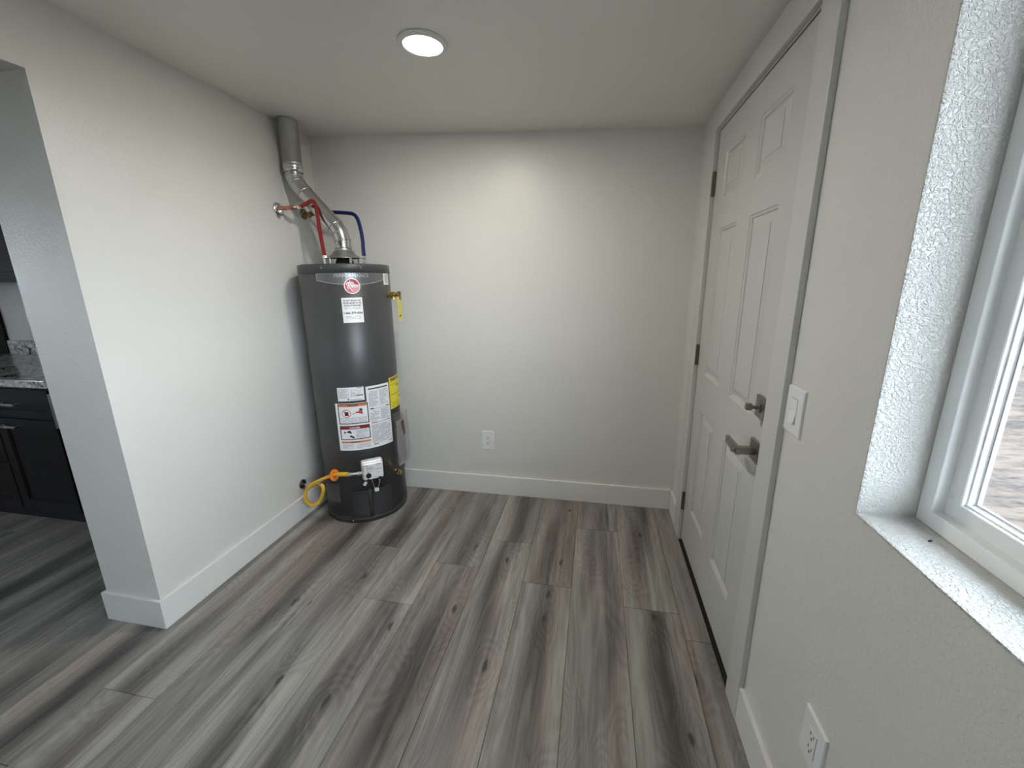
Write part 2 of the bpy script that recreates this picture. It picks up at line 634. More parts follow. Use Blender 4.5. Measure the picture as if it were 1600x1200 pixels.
# floor: sub-floor slab and the planks on it
bm = bmesh.new()
box(bm, XK, W + 0.2, YB, 0.0, -0.06, -0.006)
floor = structure(from_bm('floor', bm, M_dark))

SEAM0, PW, PL = 0.0440, 0.2335, 1.524
starts = {0: -1.63, 1: -0.36, 2: -0.677, 3: -1.054, 4: -0.757, 5: -0.515, 6: -0.82, 7: -0.32, 8: -0.895, 9: -1.03}
door_edge = W - 0.010
for col in range(-16, 10):
    x0 = SEAM0 + PW * col
    x1 = x0 + PW
    j = starts.get(col)
    if j is None:
        j = -random.Random(col * 7 + 3).random() * PL
    j0 = j - 3 * PL
    xa, xb = max(x0, XK), min(x1, door_edge)
    if xb - xa < 0.01:
        continue
    for k in range(6):
        ya, yb = max(j0 + k * PL, YB), min(j0 + (k + 1) * PL, -0.002)
        if yb - ya < 0.01:
            continue
        ytop = yb
        if xb < -TW and ytop > YKB:
            ytop = YKB
        if ytop - ya < 0.01:
            continue
        bm = bmesh.new()
        g = 0.0007
        ox, oy = x0, j0 + k * PL
        X0, X1, Y0, Y1 = xa + g - ox, xb - g - ox, ya + g - oy, ytop - g - oy
        c = 0.0007
        lo_ = [bm.verts.new(p) for p in ((X0, Y0, -0.006), (X1, Y0, -0.006), (X1, Y1, -0.006), (X0, Y1, -0.006))]
        mi = [bm.verts.new(p) for p in ((X0, Y0, -c), (X1, Y0, -c), (X1, Y1, -c), (X0, Y1, -c))]
        hi = [bm.verts.new(p) for p in ((X0 + c, Y0 + c, 0), (X1 - c, Y0 + c, 0), (X1 - c, Y1 - c, 0), (X0 + c, Y1 - c, 0))]
        for A, B in ((lo_, mi), (mi, hi)):
            for q in range(4):
                bm.faces.new((A[q], A[(q + 1) % 4], B[(q + 1) % 4], B[q]))
        bm.faces.new(hi)
        p = from_bm('plank', bm, M_plank, floor)
        p.location = (ox, oy, 0)

# ceiling
bm = bmesh.new()
vs, vt = [], []
for x, y in ((-TW, YB), (W + 0.2, YB), (W + 0.2, 0.2), (-TW, 0.2)):
    vs.append(bm.verts.new((x, y, ceil_z(x, y))))
    vt.append(bm.verts.new((x, y, ceil_z(x, y) + 0.1)))
bm.faces.new(vs[::-1])
bm.faces.new(vt)
for k in range(4):
    bm.faces.new((vs[k], vs[(k + 1) % 4], vt[(k + 1) % 4], vt[k]))
structure(from_bm('ceiling', bm, M_ceil))
bm = bmesh.new()
box(bm, XK - 0.1, -TW, YB, 0.0, 2.31, 2.41)
structure(from_bm('ceiling_kitchen', bm, M_ceil))

# back wall
bm = bmesh.new()
wall_piece(bm, -TW, W + 0.2, 0.0, 0.15, -0.06)
structure(from_bm('wall_back', bm, M_wall))
# left wall with the opening towards the kitchen
bm = bmesh.new()
wall_piece(bm, -TW, 0, YL, 0.0, -0.006)
wall_piece(bm, -TW, 0, YO, YL, ZH)
wall_piece(bm, -TW, 0, YB, YO, -0.006)
structure(from_bm('wall_left', bm, M_wall))
# wall behind the camera
bm = bmesh.new()
wall_piece(bm, -TW, W + 0.2, YB - 0.15, YB, -0.06)
structure(from_bm('wall_front', bm, M_wall))
# kitchen walls
bm = bmesh.new()
box(bm, XK, -TW, YKB, YKB + 0.12, -0.006, 2.31)
structure(from_bm('wall_kitchen_back', bm, M_wall))
bm = bmesh.new()
KW = (-3.05, -2.0, 1.1, 1.95)   # kitchen window y0,y1,z0,z1
box(bm, XK - 0.12, XK, YB, KW[0], -0.06, 2.31)
box(bm, XK - 0.12, XK, KW[1], 0, -0.06, 2.31)
box(bm, XK - 0.12, XK, KW[0], KW[1], -0.06, KW[2])
box(bm, XK - 0.12, XK, KW[0], KW[1], KW[3], 2.31)
structure(from_bm('wall_kitchen_left', bm, M_wall))
bm = bmesh.new()
box(bm, XK - 0.12, -TW, YB - 0.12, YB, -0.06, 2.31)
structure(from_bm('wall_kitchen_front', bm, M_wall))

# right wall: openings for the door and the window
DY0, DY1, DZ = -1.2313, -0.3254, 2.050   # door opening between the casings' inner edges
WT = 0.142
bm = bmesh.new()
wall_piece(bm, W, W + WT, DY1 + 0.015, 0.0, -0.06)
wall_piece(bm, W, W + WT, DY0 - 0.02, DY1 + 0.015, DZ + 0.012)
wall_piece(bm, W, W + WT, WIN_Y1, DY0 - 0.02, -0.06)
wall_piece(bm, W, W + WT, WIN_Y0, WIN_Y1, -0.06, WIN_Z0)
wall_piece(bm, W, W + WT, WIN_Y0, WIN_Y1, WIN_Z1)
wall_piece(bm, W, W + WT, YB, WIN_Y0, -0.06)
structure(from_bm('wall_right', bm, M_wall))

# thick-textured window return lining (sill, head, two jambs), 1.5 mm proud coat with a rounded bead edge
bm = bmesh.new()
D = 0.0966


def fr_ret(u, v, d):
    return Vector((W + d, u, v))


e = 0.0015
rect_loops(bm, (WIN_Y0, WIN_Y1, WIN_Z0, WIN_Z1, fr_ret), [(-0.004, -0.0006), (-0.001, -0.0014), (e * 0.5, -0.001), (e, 0.002), (e, D)], close_last=False)
bmesh.ops.reverse_faces(bm, faces=bm.faces[:])
me = bpy.data.meshes.new('window_return')
bm.to_mesh(me)
bm.free()
ret = structure(link('trim_1', me, M_return), 'heavily textured white plaster return around the window')

# ------------------------------------------------------------------ window
win = empty('window_1', (W + D, (WIN_Y0 + WIN_Y1) / 2, WIN_Z0))
structure(win, 'white vinyl window in the right wall')


def fr_win(u, v, d):
    return Vector((W + D + d, u, v))


Y0, Y1, Z0, Z1 = WIN_Y0 + e, WIN_Y1 - e, WIN_Z0 + e, WIN_Z1 - e
bm = bmesh.new()
rect_loops(bm, (Y0, Y1, Z0, Z1, fr_win), [(0, 0.045), (0, 0.0), (0.0285, 0.0), (0.0302, 0.0004), (0.031, 0.0015), (0.031, 0.020), (0.031, 0.045)], close_last=False)
local(win, from_bm('window_frame', bm, M_vinyl))
bm = bmesh.new()
rect_loops(bm, (Y0, Y1, Z0, Z1, fr_win), [(0.0, -0.0012), (0.002, -0.0003), (0.002, 0.002), (0, 0.002)], close_last=False)
local(win, from_bm('caulk_bead', bm, M_caulk))
ym = (Y0 + Y1) / 2
for i, (a, b, dd) in enumerate(((ym - 0.02, Y1 - 0.031, 0.0), (Y0 + 0.031, ym - 0.0201, 0.0))):
    bm = bmesh.new()
    rect_loops(bm, (a, b, Z0 + 0.031, Z1 - 0.031, fr_win), [(0, 0.042 + dd), (0, 0.020 + dd), (0.022, 0.020 + dd), (0.0225, 0.0175 + dd), (0.0285, 0.0175 + dd), (0.030, 0.019 + dd), (0.031, 0.0245 + dd), (0.0335, 0.0245 + dd), (0.0345, 0.030 + dd), (0.036, 0.036 + dd), (0.036, 0.042 + dd)], close_last=False)
    sash = local(win, from_bm('sash', bm, M_vinyl))
    bm = bmesh.new()
    box(bm, W + D + 0.036 + dd, W + D + 0.040 + dd, a + 0.034, b - 0.034, Z0 + 0.065, Z1 - 0.065)
    pane = from_bm('pane', bm, M_glass)
    pane.parent = sash
    bm = bmesh.new()
    rect_loops(bm, (a, b, Z0 + 0.031, Z1 - 0.031, fr_win), [(0.0355, 0.0335 + dd), (0.038, 0.0335 + dd), (0.038, 0.036 + dd)], close_last=False)
    gk = from_bm('glazing_gasket', bm, M_caulk)
    gk.parent = sash

# kitchen window (far wall of the kitchen, out of view, lets daylight in)
kwin = structure(empty('window_2', (XK, -2.5, 1.1)), 'white kitchen window')
bm = bmesh.new()


def fr_kw(u, v, d):
    return Vector((XK - d, u, v))


rect_loops(bm, (KW[0], KW[1], KW[2], KW[3], fr_kw), [(0, 0.1), (0, 0.02), (0.05, 0.02), (0.05, 0.1)], close_last=False)
local(kwin, from_bm('window_frame', bm, M_vinyl))
bm = bmesh.new()
box(bm, XK - 0.062, XK - 0.058, KW[0] + 0.048, KW[1] - 0.048, KW[2] + 0.048, KW[3] - 0.048)
local(kwin, from_bm('pane', bm, M_glass))

# ------------------------------------------------------------------ trim: baseboards and casings
def board(name, pts_boxes, label=None):
    bm = bmesh.new()
    for b_ in pts_boxes:
        x0, x1, y0, y1 = b_
        box(bm, x0, x1, y0, y1, 0, HB, 0.0018, 2)
    return structure(from_bm(name, bm, M_trim), label)


board('baseboard_back', [(BB, W - BB, -BB, 0)])
board('baseboard_left', [(0, BB, YL - BB, 0)])
board('baseboard_left_end', [(-TW - BB, -0.0002, YL - BB, YL)])
board('baseboard_left_kitchen', [(-TW - BB, -TW, YL, -0.30)])
C_FAR0, C_FAR1 = DY1, DY1 + 0.115
C_NEAR0, C_NEAR1 = DY0 - 0.098, DY0
board('baseboard_right', [(W - BB, W, C_FAR1, -BB)])
board('baseboard_right_near', [(W - BB, W, YB, C_NEAR0)])
board('baseboard_front', [(BB, W - BB, YB, YB + BB)])
board('baseboard_left_near', [(0, BB, YB, YO)])
HEAD = ceil_z(W, -0.8) - 0.022
for nm, (y0, y1, z0, z1) in (('trim_2', (C_FAR0, C_FAR1, 0, HEAD)), ('trim_3', (C_NEAR0, C_NEAR1, 0, HEAD)), ('trim_4', (C_NEAR1, C_FAR0, DZ, HEAD))):
    bm = bmesh.new()
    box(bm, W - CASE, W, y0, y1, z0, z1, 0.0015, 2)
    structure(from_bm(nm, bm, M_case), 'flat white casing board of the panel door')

# ------------------------------------------------------------------ door
door = structure(empty('door_1', (W, DY1, 0)), 'white six-panel entry door with nickel lever and deadbolt')
# jamb behind the casing, showing as a thin reveal
J = 0.006
for jb in ((DY1 - J, DY1 + 0.0145, 0.0, DZ + 0.011), (DY0 - 0.0195, DY0 + J, 0.0, DZ + 0.011), (DY0 + J, DY1 - J, DZ - J, DZ + 0.011)):
    bm = bmesh.new()
    box(bm, W + 0.0005, W + 0.15, *jb)
    local(door, from_bm('door_jamb', bm, M_case))
for jb in ((DY1 - J - 0.02, DY1 - J, 0.0, DZ - J), (DY0 + J, DY0 + J + 0.02, 0.0, DZ - J), (DY0 + J + 0.02, DY1 - J - 0.02, DZ - J - 0.02, DZ - J)):
    bm = bmesh.new()
    box(bm, W + 0.0455, W + 0.06, *jb)
    local(door, from_bm('gap_shade_weatherstrip', bm, M_dark))
for jb in ((DY1 - J - 0.0012, DY1 - J, 0.0, DZ - J), (DY0 + J + 0.0012, DY1 - J - 0.0012, DZ - J - 0.0012, DZ - J)):  # black weatherstrip lining the gap, its colour paints in the gap's darkness
    bm = bmesh.new()
    box(bm, W + 0.004, W + 0.0455, *jb)
    local(door, from_bm('gap_shade_weatherstrip', bm, M_dark))
SY0, SY1, SZ0, SZ1 = DY0 + J + 0.002, DY1 - J - 0.0070, 0.020, DZ - J - 0.0065
PY = [(-0.705, -0.467), (-1.087, -0.849)]
PZ = [(0.252, 0.796), (0.973, 1.620), (1.737, 1.925)]
ycuts = sorted([SY0, SY1] + [v for p in PY for v in p])
zcuts = sorted([SZ0, SZ1] + [v for p in PZ for v in p])
bm = bmesh.new()
XF = W + 0.001
vg = {}


def gv(y, z, x):
    k = (round(y, 5), round(z, 5), round(x, 5))
    if k not in vg:
        vg[k] = bm.verts.new((x, y, z))
    return vg[k]


holes = set()
for i in range(len(ycuts) - 1):
    for j in range(len(zcuts) - 1):
        ya, yb, za, zb = ycuts[i], ycuts[i + 1], zcuts[j], zcuts[j + 1]
        if any(abs(ya - p[0]) < 1e-6 for p in PY) and any(abs(za - q[0]) < 1e-6 for q in PZ):
            pit = 0.010
            o4 = [(ya, za), (yb, za), (yb, zb), (ya, zb)]
            rings = []
            for ins, dx in ((0, 0), (0.0025, 0.0032), (0.010, 0.0052), (0.0125, pit), (0.020, pit)):
                q4 = [(ya + ins, za + ins), (yb - ins, za + ins), (yb - ins, zb - ins), (ya + ins, zb - ins)]
                rings.append([gv(a, b, XF + dx) for a, b in q4])
            for A, B in zip(rings, rings[1:]):
                for q in range(4):
                    bm.faces.new((A[q], B[q], B[(q + 1) % 4], A[(q + 1) % 4]))
            bm.faces.new(rings[-1][::-1])
        else:
            bm.faces.new((gv(ya, za, XF), gv(ya, zb, XF), gv(yb, zb, XF), gv(yb, za, XF)))
back = [bm.verts.new((XF + 0.044, y, z)) for y, z in ((SY0, SZ0), (SY1, SZ0), (SY1, SZ1), (SY0, SZ1))]
bm.faces.new(back)
# side skirts
for seq, (ba, bb_) in (([(y, SZ0) for y in ycuts], (0, 1)), ([(SY1, z) for z in zcuts], (1, 2)), ([(y, SZ1) for y in ycuts[::-1]], (2, 3)), ([(SY0, z) for z in zcuts[::-1]], (3, 0))):
    bm.faces.new([gv(y, z, XF) for y, z in seq] + [back[bb_], back[ba]])
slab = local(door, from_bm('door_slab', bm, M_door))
for py in PY:
    for pz in PZ:
        bm = bmesh.new()
        rect_loops(bm, (py[0], py[1], pz[0], pz[1], lambda u, v, d: Vector((XF + d, u, v))), [(0.0195, 0.0099), (0.0210, 0.0096), (0.044, 0.0020), (0.0445, 0.0002), (0.046, 0.0)], close_last=True)
        pn = from_bm('door_panel', bm, M_door)
        pn.parent = slab
        pn.matrix_parent_inverse = Matrix.Identity(4)
# threshold in the shadow gap below the door
bm = bmesh.new()
box(bm, W - 0.009, W + 0.15, DY0, DY1, -0.006, -0.003)
box(bm, W + 0.012, W + 0.15, DY0 + J, DY1 - J, -0.003, 0.0195)
local(door, from_bm('door_threshold', bm, M_dark))
# hinges
for z0 in (1.775, 0.995, 0.190):
    bm = bmesh.new()
    yh = DY1 - J + 0.0005
    for k in range(3):
        a = z0 + 0.1 * k / 3
        lathe(bm, [(0.0062, a + 0.0006), (0.0066, a + 0.002), (0.0066, a + 0.0313), (0.0062, a + 0.0327)], 14, Matrix.Translation((W - 0.0075, yh, 0)))
    lathe(bm, [(0.0035, z0 - 0.002), (0.0055, z0 + 0.0002), (0.0055, z0 + 0.1), (0.0035, z0 + 0.103)], 14, Matrix.Translation((W - 0.0075, yh, 0)))
    box(bm, W - 0.0065, W + 0.0005, yh - 0.010, yh + 0.0065, z0, z0 + 0.1, 0.0005)
    local(door, from_bm('hinge', bm, M_hinge, smooth=False))
# deadbolt
db = local(door, empty('deadbolt'))
yk, zk = -1.1745, 1.0265
bm = bmesh.new()
box(bm, XF - 0.010, XF, yk - 0.0335, yk + 0.0335, zk - 0.0335, zk + 0.0335, 0.0012, 2)
o = from_bm('square_plate', bm, M_nickel)
o.parent = db
bm = bmesh.new()
box(bm, XF - 0.014, XF - 0.0095, yk - 0.013, yk + 0.013, zk - 0.013, zk + 0.013, 0.001)
lathe(bm, [(0.0055, 0), (0.0055, 0.022)], 16, axis_mtx((XF - 0.012, yk, zk), (-1, 0, 0)))
box(bm, XF - 0.048, XF - 0.030, yk - 0.005, yk + 0.021 - 0.008, zk - 0.010, zk + 0.010, 0.002, 2)
o = from_bm('thumb_turn', bm, M_nickel)
o.parent = db
# lever
lv = local(door, empty('door_lever'))
yk, zk = -1.172, 0.884
bm = bmesh.new()
box(bm, XF - 0.010, XF, yk - 0.0335, yk + 0.0335, zk - 0.0335, zk + 0.0335, 0.0012, 2)
o = from_bm('square_plate', bm, M_nickel)
o.parent = lv
bm = bmesh.new()
box(bm, XF - 0.062, XF - 0.0095, yk - 0.012, yk + 0.010, zk - 0.011, zk + 0.011, 0.0012, 2)
box(bm, XF - 0.064, XF - 0.052, yk - 0.013, yk + 0.100, zk - 0.0125, zk + 0.0125, 0.0012, 2)
o = from_bm('lever_handle', bm, M_nickel)
o.parent = lv
bm = bmesh.new()
lathe(bm, [(0.0045, 0), (0.0045, 0.005), (0.0085, 0.006), (0.0085, 0.010)], 8, axis_mtx((XF - 0.064, yk, zk), (-1, 0, 0)))
o = from_bm('privacy_button', bm, M_nickel)
o.parent = lv
for o_ in (db, lv):
    o_.matrix_parent_inverse = Matrix.Translation(-door.location)


# ------------------------------------------------------------------ electrical plates
def plate(name, wdt, hgt, kind, loc, rotz, label, cat, group=None):
    """built facing -y at the origin, centre of the plate at the root"""
    root = empty(name, loc)
    root.rotation_euler = (0, 0, rotz)
    bm = bmesh.new()
    rect_loops(bm, (-wdt / 2, wdt / 2, -hgt / 2, hgt / 2, lambda u, v, d: Vector((u, -d, v))),
               [(0, 0.0), (0, 0.0035), (0.0015, 0.0055), (0.003, 0.006), (wdt / 2 - 0.0175, 0.0062), (wdt / 2 - 0.0170, 0.0030)], close_last=True)
    # the opening is taller than wide: rebuild inner loop
    bm.free()
    bm = bmesh.new()
    ow, oh = 0.0168, 0.0335
    outer = [(-wdt / 2, -hgt / 2), (wdt / 2, -hgt / 2), (wdt / 2, hgt / 2), (-wdt / 2, hgt / 2)]

    def ring(ins, d):
        return [bm.verts.new((x - math.copysign(ins, x), -d, z - math.copysign(ins, z))) for x, z in outer]
    rs = [ring(0, 0), ring(0, 0.004), ring(0.0012, 0.0058), ring(0.003, 0.0064)]
    inner = [(-ow, -oh), (ow, -oh), (ow, oh), (-ow, oh)]
    rs.append([bm.verts.new((x, -0.0064, z)) for x, z in inner])
    rs.append([bm.verts.new((x, -0.0020, z)) for x, z in inner])
    for A, B in zip(rs, rs[1:]):
        for k in range(4):
            bm.faces.new((A[k], A[(k + 1) % 4], B[(k + 1) % 4], B[k]))
    bm.faces.new(rs[-1])
    cp = from_bm('cover_plate', bm, M_plastic, root)
    if kind == 'switch':
        bm = bmesh.new()
        # rocker pushed at the top: bottom edge stands proud
        a = 0.0155
        pts = [(-a, -0.0315, 0.012), (a, -0.0315, 0.012), (a, 0.0, 0.0068), (-a, 0, 0.0068), (a, 0.0315, 0.0072), (-a, 0.0315, 0.0072)]
        V = [bm.verts.new((x, -d, z)) for x, z, d in pts]
        Bk = [bm.verts.new((x, -0.002, z)) for x, z, d in pts]
        bm.faces.new((V[0], V[1], V[2], V[3]))
        bm.faces.new((V[3], V[2], V[4], V[5]))
        bm.faces.new((V[0], V[1], Bk[1], Bk[0]))
        bm.faces.new((V[5], V[4], Bk[4], Bk[5]))
        bm.faces.new((V[1], V[2], V[4], Bk[4], Bk[1]))
        bm.faces.new((V[0], V[3], V[5], Bk[5], Bk[0]))
        from_bm('rocker', bm, M_plastic, root)
    else:
        bm = bmesh.new()
        box(bm, -0.0158, 0.0158, -0.0078, -0.002, -0.0325, 0.0325, 0.0008, 2)
        fc = from_bm('receptacle', bm, M_plastic, root)
        bm = bmesh.new()
        for zc in (0.0175, -0.0175):
            box(bm, -0.0075, -0.0050, -0.0081, -0.0076, zc - 0.001, zc + 0.0075)
            box(bm, 0.0050, 0.0075, -0.0081, -0.0076, zc - 0.000, zc + 0.0075)
            lathe(bm, [(0.0029, 0), (0.0029, 0.0005)], 10, axis_mtx((0, -0.0076, zc - 0.0075), (0, -1, 0)))
        from_bm('slots', bm, M_slot, fc)
    tag(root, label, cat, group)
    return root


plate('wall_outlet', 0.080, 0.128, 'outlet', (1.072, 0, 0.3845), 0, 'white wall outlet low on the back wall above its baseboard', 'outlet')
plate('wall_outlet', 0.084, 0.124, 'outlet', (W, -1.693, 0.405), R(-90), 'white wall outlet on the right wall below the window', 'outlet')
plate('light_switch', 0.088, 0.121, 'switch', (W, -1.379, 1.0795), R(-90), 'white rocker light switch beside the door, under no other plate', 'switch')
bpy.data.objects['light_switch']['label'] = 'white rocker light switch on the wall between door and window'

# ------------------------------------------------------------------ recessed ceiling light
rl = empty('recessed_light', (LIGHT[0], LIGHT[1], ceil_z(*LIGHT)))
rl.rotation_euler = (0, math.atan(0.05018), 0)
bm = bmesh.new()
lathe(bm, [(0.088, 0.0), (0.088, -0.003), (0.085, -0.006), (0.074, -0.010), (0.070, -0.010), (0.069, -0.007), (0.069, 0.0)], 64)
from_bm('trim_ring', bm, M_trim, rl, smooth=True)
bm = bmesh.new()
lathe(bm, [(0.0685, -0.001), (0.0685, -0.0085), (0.05, -0.0098), (0.02, -0.0102)], 64)
from_bm('diffuser', bm, M_lamp, rl, smooth=True)
tag(rl, 'round white recessed LED downlight glowing in the ceiling', 'ceiling light')

# ------------------------------------------------------------------ water heater
HX, HY, HR_ = 0.315, -0.26, 0.245
HT = 1.505
heater = empty('water_heater', (HX, HY, 0))
tag(heater, 'tall dark grey cylindrical gas water heater standing in the back left corner', 'water heater')


def hp(o):
    return local(heater, o)


def TM(x=HX, y=HY, z=0):
    return Matrix.Translation((x, y, z))


bm = bmesh.new()
lathe(bm, [(HR_ - 0.006, 0.03), (HR_, 0.031), (HR_, 1.472), (HR_ - 0.002, 1.474), (HR_ - 0.002, 1.477)], 160, TM())
o = from_bm('tank', bm, M_tank)
hp(o)
for p in o.data.polygons:
    p.use_smooth = abs(p.normal.z) < 0.3
bm = bmesh.new()
lathe(bm, [(HR_ - 0.001, 1.462), (HR_ + 0.0022, 1.462), (HR_ + 0.0022, 1.502), (HR_ - 0.001, 1.508), (HR_ - 0.012, 1.511), (0.10, 1.514)], 128, TM())
o = from_bm('top_lid', bm, M_tank, smooth=True)
hp(o)
bm = bmesh.new()
lathe(bm, [(HR_ - 0.01, 0.0), (HR_ + 0.003, 0.0), (HR_ + 0.003, 0.026), (HR_ + 0.0005, 0.030), (HR_ - 0.01, 0.031)], 128, TM())
o = from_bm('base_ring', bm, M_skirt, smooth=True)
hp(o)


def cyl_pt(ang, z, off=0.0):
    a = R(ang)
    r = HR_ + off
    return Vector((HX + r * math.cos(a), HY + r * math.sin(a), z))


def wrap_grid(ang0, ang1, z0, z1, off, name, material, parent=None, nseg=None, thick=0.0012, slant=(0, 0)):
    """a curved sheet on the tank between two angles; slant lifts the z at ang1"""
    n = nseg or max(2, int(abs(ang1 - ang0) / 3) + 1)
    bm = bmesh.new()
    rows = []
    for k in range(n + 1):
        t = k / n
        a = ang0 + (ang1 - ang0) * t
        rows.append([bm.verts.new(cyl_pt(a, z0 + slant[0] * t, off + thick)), bm.verts.new(cyl_pt(a, z1 + slant[1] * t, off + thick)),
                     bm.verts.new(cyl_pt(a, z1 + slant[1] * t, off)), bm.verts.new(cyl_pt(a, z0 + slant[0] * t, off))])
    for A, B in zip(rows, rows[1:]):
        for q in range(4):
            bm.faces.new((A[q], B[q], B[(q + 1) % 4], A[(q + 1) % 4]))
    bm.faces.new(rows[0])
    bm.faces.new(rows[-1][::-1])
    o = from_bm(name, bm, material)
    if parent:
        o.parent = parent
        o.matrix_parent_inverse = Matrix.Identity(4)
    return o


KANG = math.degrees(1 / HR_)   # degrees per metre of arc


def wrap_poly(bm, poly, ang_c, z_c, off, thick=0.0004):
    """closed polygon given in metres (s, z) around (ang_c, z_c), extruded outwards"""
    a = [bm.verts.new(cyl_pt(ang_c + s * KANG, z_c + z, off)) for s, z in poly]
    b = [bm.verts.new(cyl_pt(ang_c + s * KANG, z_c + z, off + thick)) for s, z in poly]
    try:
        bm.faces.new(b)
    except ValueError:
        return
    n = len(poly)
    for k in range(n):
        bm.faces.new((a[k], a[(k + 1) % n], b[(k + 1) % n], b[k]))


def wrect(bm, s0, s1, z0, z1, ang_c, z_c, off, thick=0.0004):
    n = max(1, int((s1 - s0) / 0.012))
    for k in range(n):
        a, b = s0 + (s1 - s0) * k / n, s0 + (s1 - s0) * (k + 1) / n
        wrap_poly(bm, [(a, z0), (b, z0), (b, z1), (a, z1)], ang_c, z_c, off, thick)


def text_mesh(body, size, align='CENTER', bold=0.0, spacing=1.0, shear=0.0):
    cu = bpy.data.curves.new('t', 'FONT')
    cu.body = body
    cu.size = size
    cu.align_x = align
    cu.align_y = 'CENTER'
    cu.offset = bold
    cu.space_character = spacing
    cu.shear = shear
    cu.resolution_u = 3
    o = bpy.data.objects.new('t', cu)
    COL.objects.link(o)
    dg = bpy.context.evaluated_depsgraph_get()
    me = bpy.data.meshes.new_from_object(o.evaluated_get(dg))
    bpy.data.objects.remove(o)
    bpy.data.curves.remove(cu)
    return me


def wtext(body, ang_c, z_c, size, off, material, parent, align='CENTER', bold=0.0, spacing=1.0, s0=0.0, z0=0.0, shear=0.0, sx_=1.0, name='lettering', width=None):
    me = text_mesh(body, size, align, bold, spacing, shear)
    if width and len(me.vertices):
        xs = [v.co.x for v in me.vertices]
        sx_ = width / (max(xs) - min(xs))
    for v in me.vertices:
        x, y = v.co.x * sx_, v.co.y
        v.co = cyl_pt(ang_c + (s0 + x) * KANG, z_c + z0 + y, off)
    o = link(name, me, material)
    o.parent = parent
    o.matrix_parent_inverse = Matrix.Identity(4)
    return o


def fine_print(bm, s0, s1, z1, z0, ang_c, z_c, off, pitch=0.0042, h=0.0017, seed=1, fill=0.9):
    rr = random.Random(seed)
    z = z1
    while z - h > z0:
        s = s0
        end = s0 + (s1 - s0) * (1.0 if rr.random() < 0.7 else rr.uniform(0.45, 0.9))
        while s < end - 0.002:
            w_ = rr.uniform(0.003, 0.010)
            w_ = min(w_, end - s)
            if rr.random() < fill:
                wrap_poly(bm, [(s, z - h), (s + w_, z - h), (s + w_, z), (s, z)], ang_c, z_c, off, 0.0002)
            s += w_ + 0.0012
        z -= pitch


def sheet_part(name, material, builder, parent, label=None):
    bm = bmesh.new()
    builder(bm)
    me = bpy.data.meshes.new(name)
    bm.normal_update()
    bm.to_mesh(me)
    bm.free()
    o = link(name, me, material)
    o.parent = parent
    o.matrix_parent_inverse = Matrix.Identity(4)
    return o


# --- brand plate: wide, shallow, curved lower edge
def plate_outline(w_, top, side, mid, n=20):
    pts = [(-w_, top), ]
    pts = []
    for k in range(n + 1):
        s = -w_ + 2 * w_ * k / n
        low = side + (mid - side) * (1 - (s / w_) ** 2)
        pts.append((s, top, low))
    return pts


def plate_strip(bm, w_, top, side, mid, off, thick, ang_c, z_c):
    P = plate_outline(w_, top, side, mid)
    for (s0, t0, l0), (s1, t1, l1) in zip(P, P[1:]):
        wrap_poly(bm, [(s0, l0), (s1, l1), (s1, t1), (s0, t0)], ang_c, z_c, off, thick)


ANGP = -49.6
npl = hp(sheet_part('name_plate', M_platee, lambda b: plate_strip(b, 0.1870, 0.0, -0.039, -0.064, 0.0004, 0.0012, ANGP, 1.4640), None))
npf = sheet_part('plate_field', M_plate, lambda b: plate_strip(b, 0.1835, -0.0035, -0.0365, -0.0600, 0.0012, 0.0012, ANGP, 1.4640), npl)
wtext('PERFORMANCE', -50.4, 1.4475, 0.0245, 0.0030, M_tankt, npl, spacing=1.0, width=0.176)
# round emblem
emb = hp(empty('round_emblem'))


def disc(bm, r, off, thick, ang_c, z_c, n=40, r_in=None):
    if r_in is None:
        wrap_poly(bm, [(r * math.cos(2 * math.pi * k / n), r * math.sin(2 * math.pi * k / n)) for k in range(n)], ang_c, z_c, off, thick)
    else:
        for k in range(n):
            a, b = 2 * math.pi * k / n, 2 * math.pi * (k + 1) / n
            wrap_poly(bm, [(r_in * math.cos(a), r_in * math.sin(a)), (r * math.cos(a), r * math.sin(a)), (r * math.cos(b), r * math.sin(b)), (r_in * math.cos(b), r_in * math.sin(b))], ang_c, z_c, off, thick)


ANGE, ZE = -51.2, 1.3945
sheet_part('emblem_rim', M_white, lambda b: disc(b, 0.0405, 0.0015, 0.003, ANGE, ZE, r_in=0.0360), emb)
sheet_part('emblem_disc', M_red, lambda b: disc(b, 0.0365, 0.0015, 0.002, ANGE, ZE), emb)
# script R: swash stroke + bowl + leg, then "heem"
def stroke(bm, pts, w_, ang_c, z_c, off):
    P = smooth_path([(x, y, 0) for x, y in pts], 5)
    for a, b in zip(P, P[1:]):
        d = (b - a)
        if d.length < 1e-6:
            continue
        n = Vector((-d.y, d.x, 0)).normalized() * w_ / 2
        wrap_poly(bm, [(a.x - n.x, a.y - n.y), (b.x - n.x, b.y - n.y), (b.x + n.x, b.y + n.y), (a.x + n.x, a.y + n.y)], ang_c, z_c, off, 0.0004)


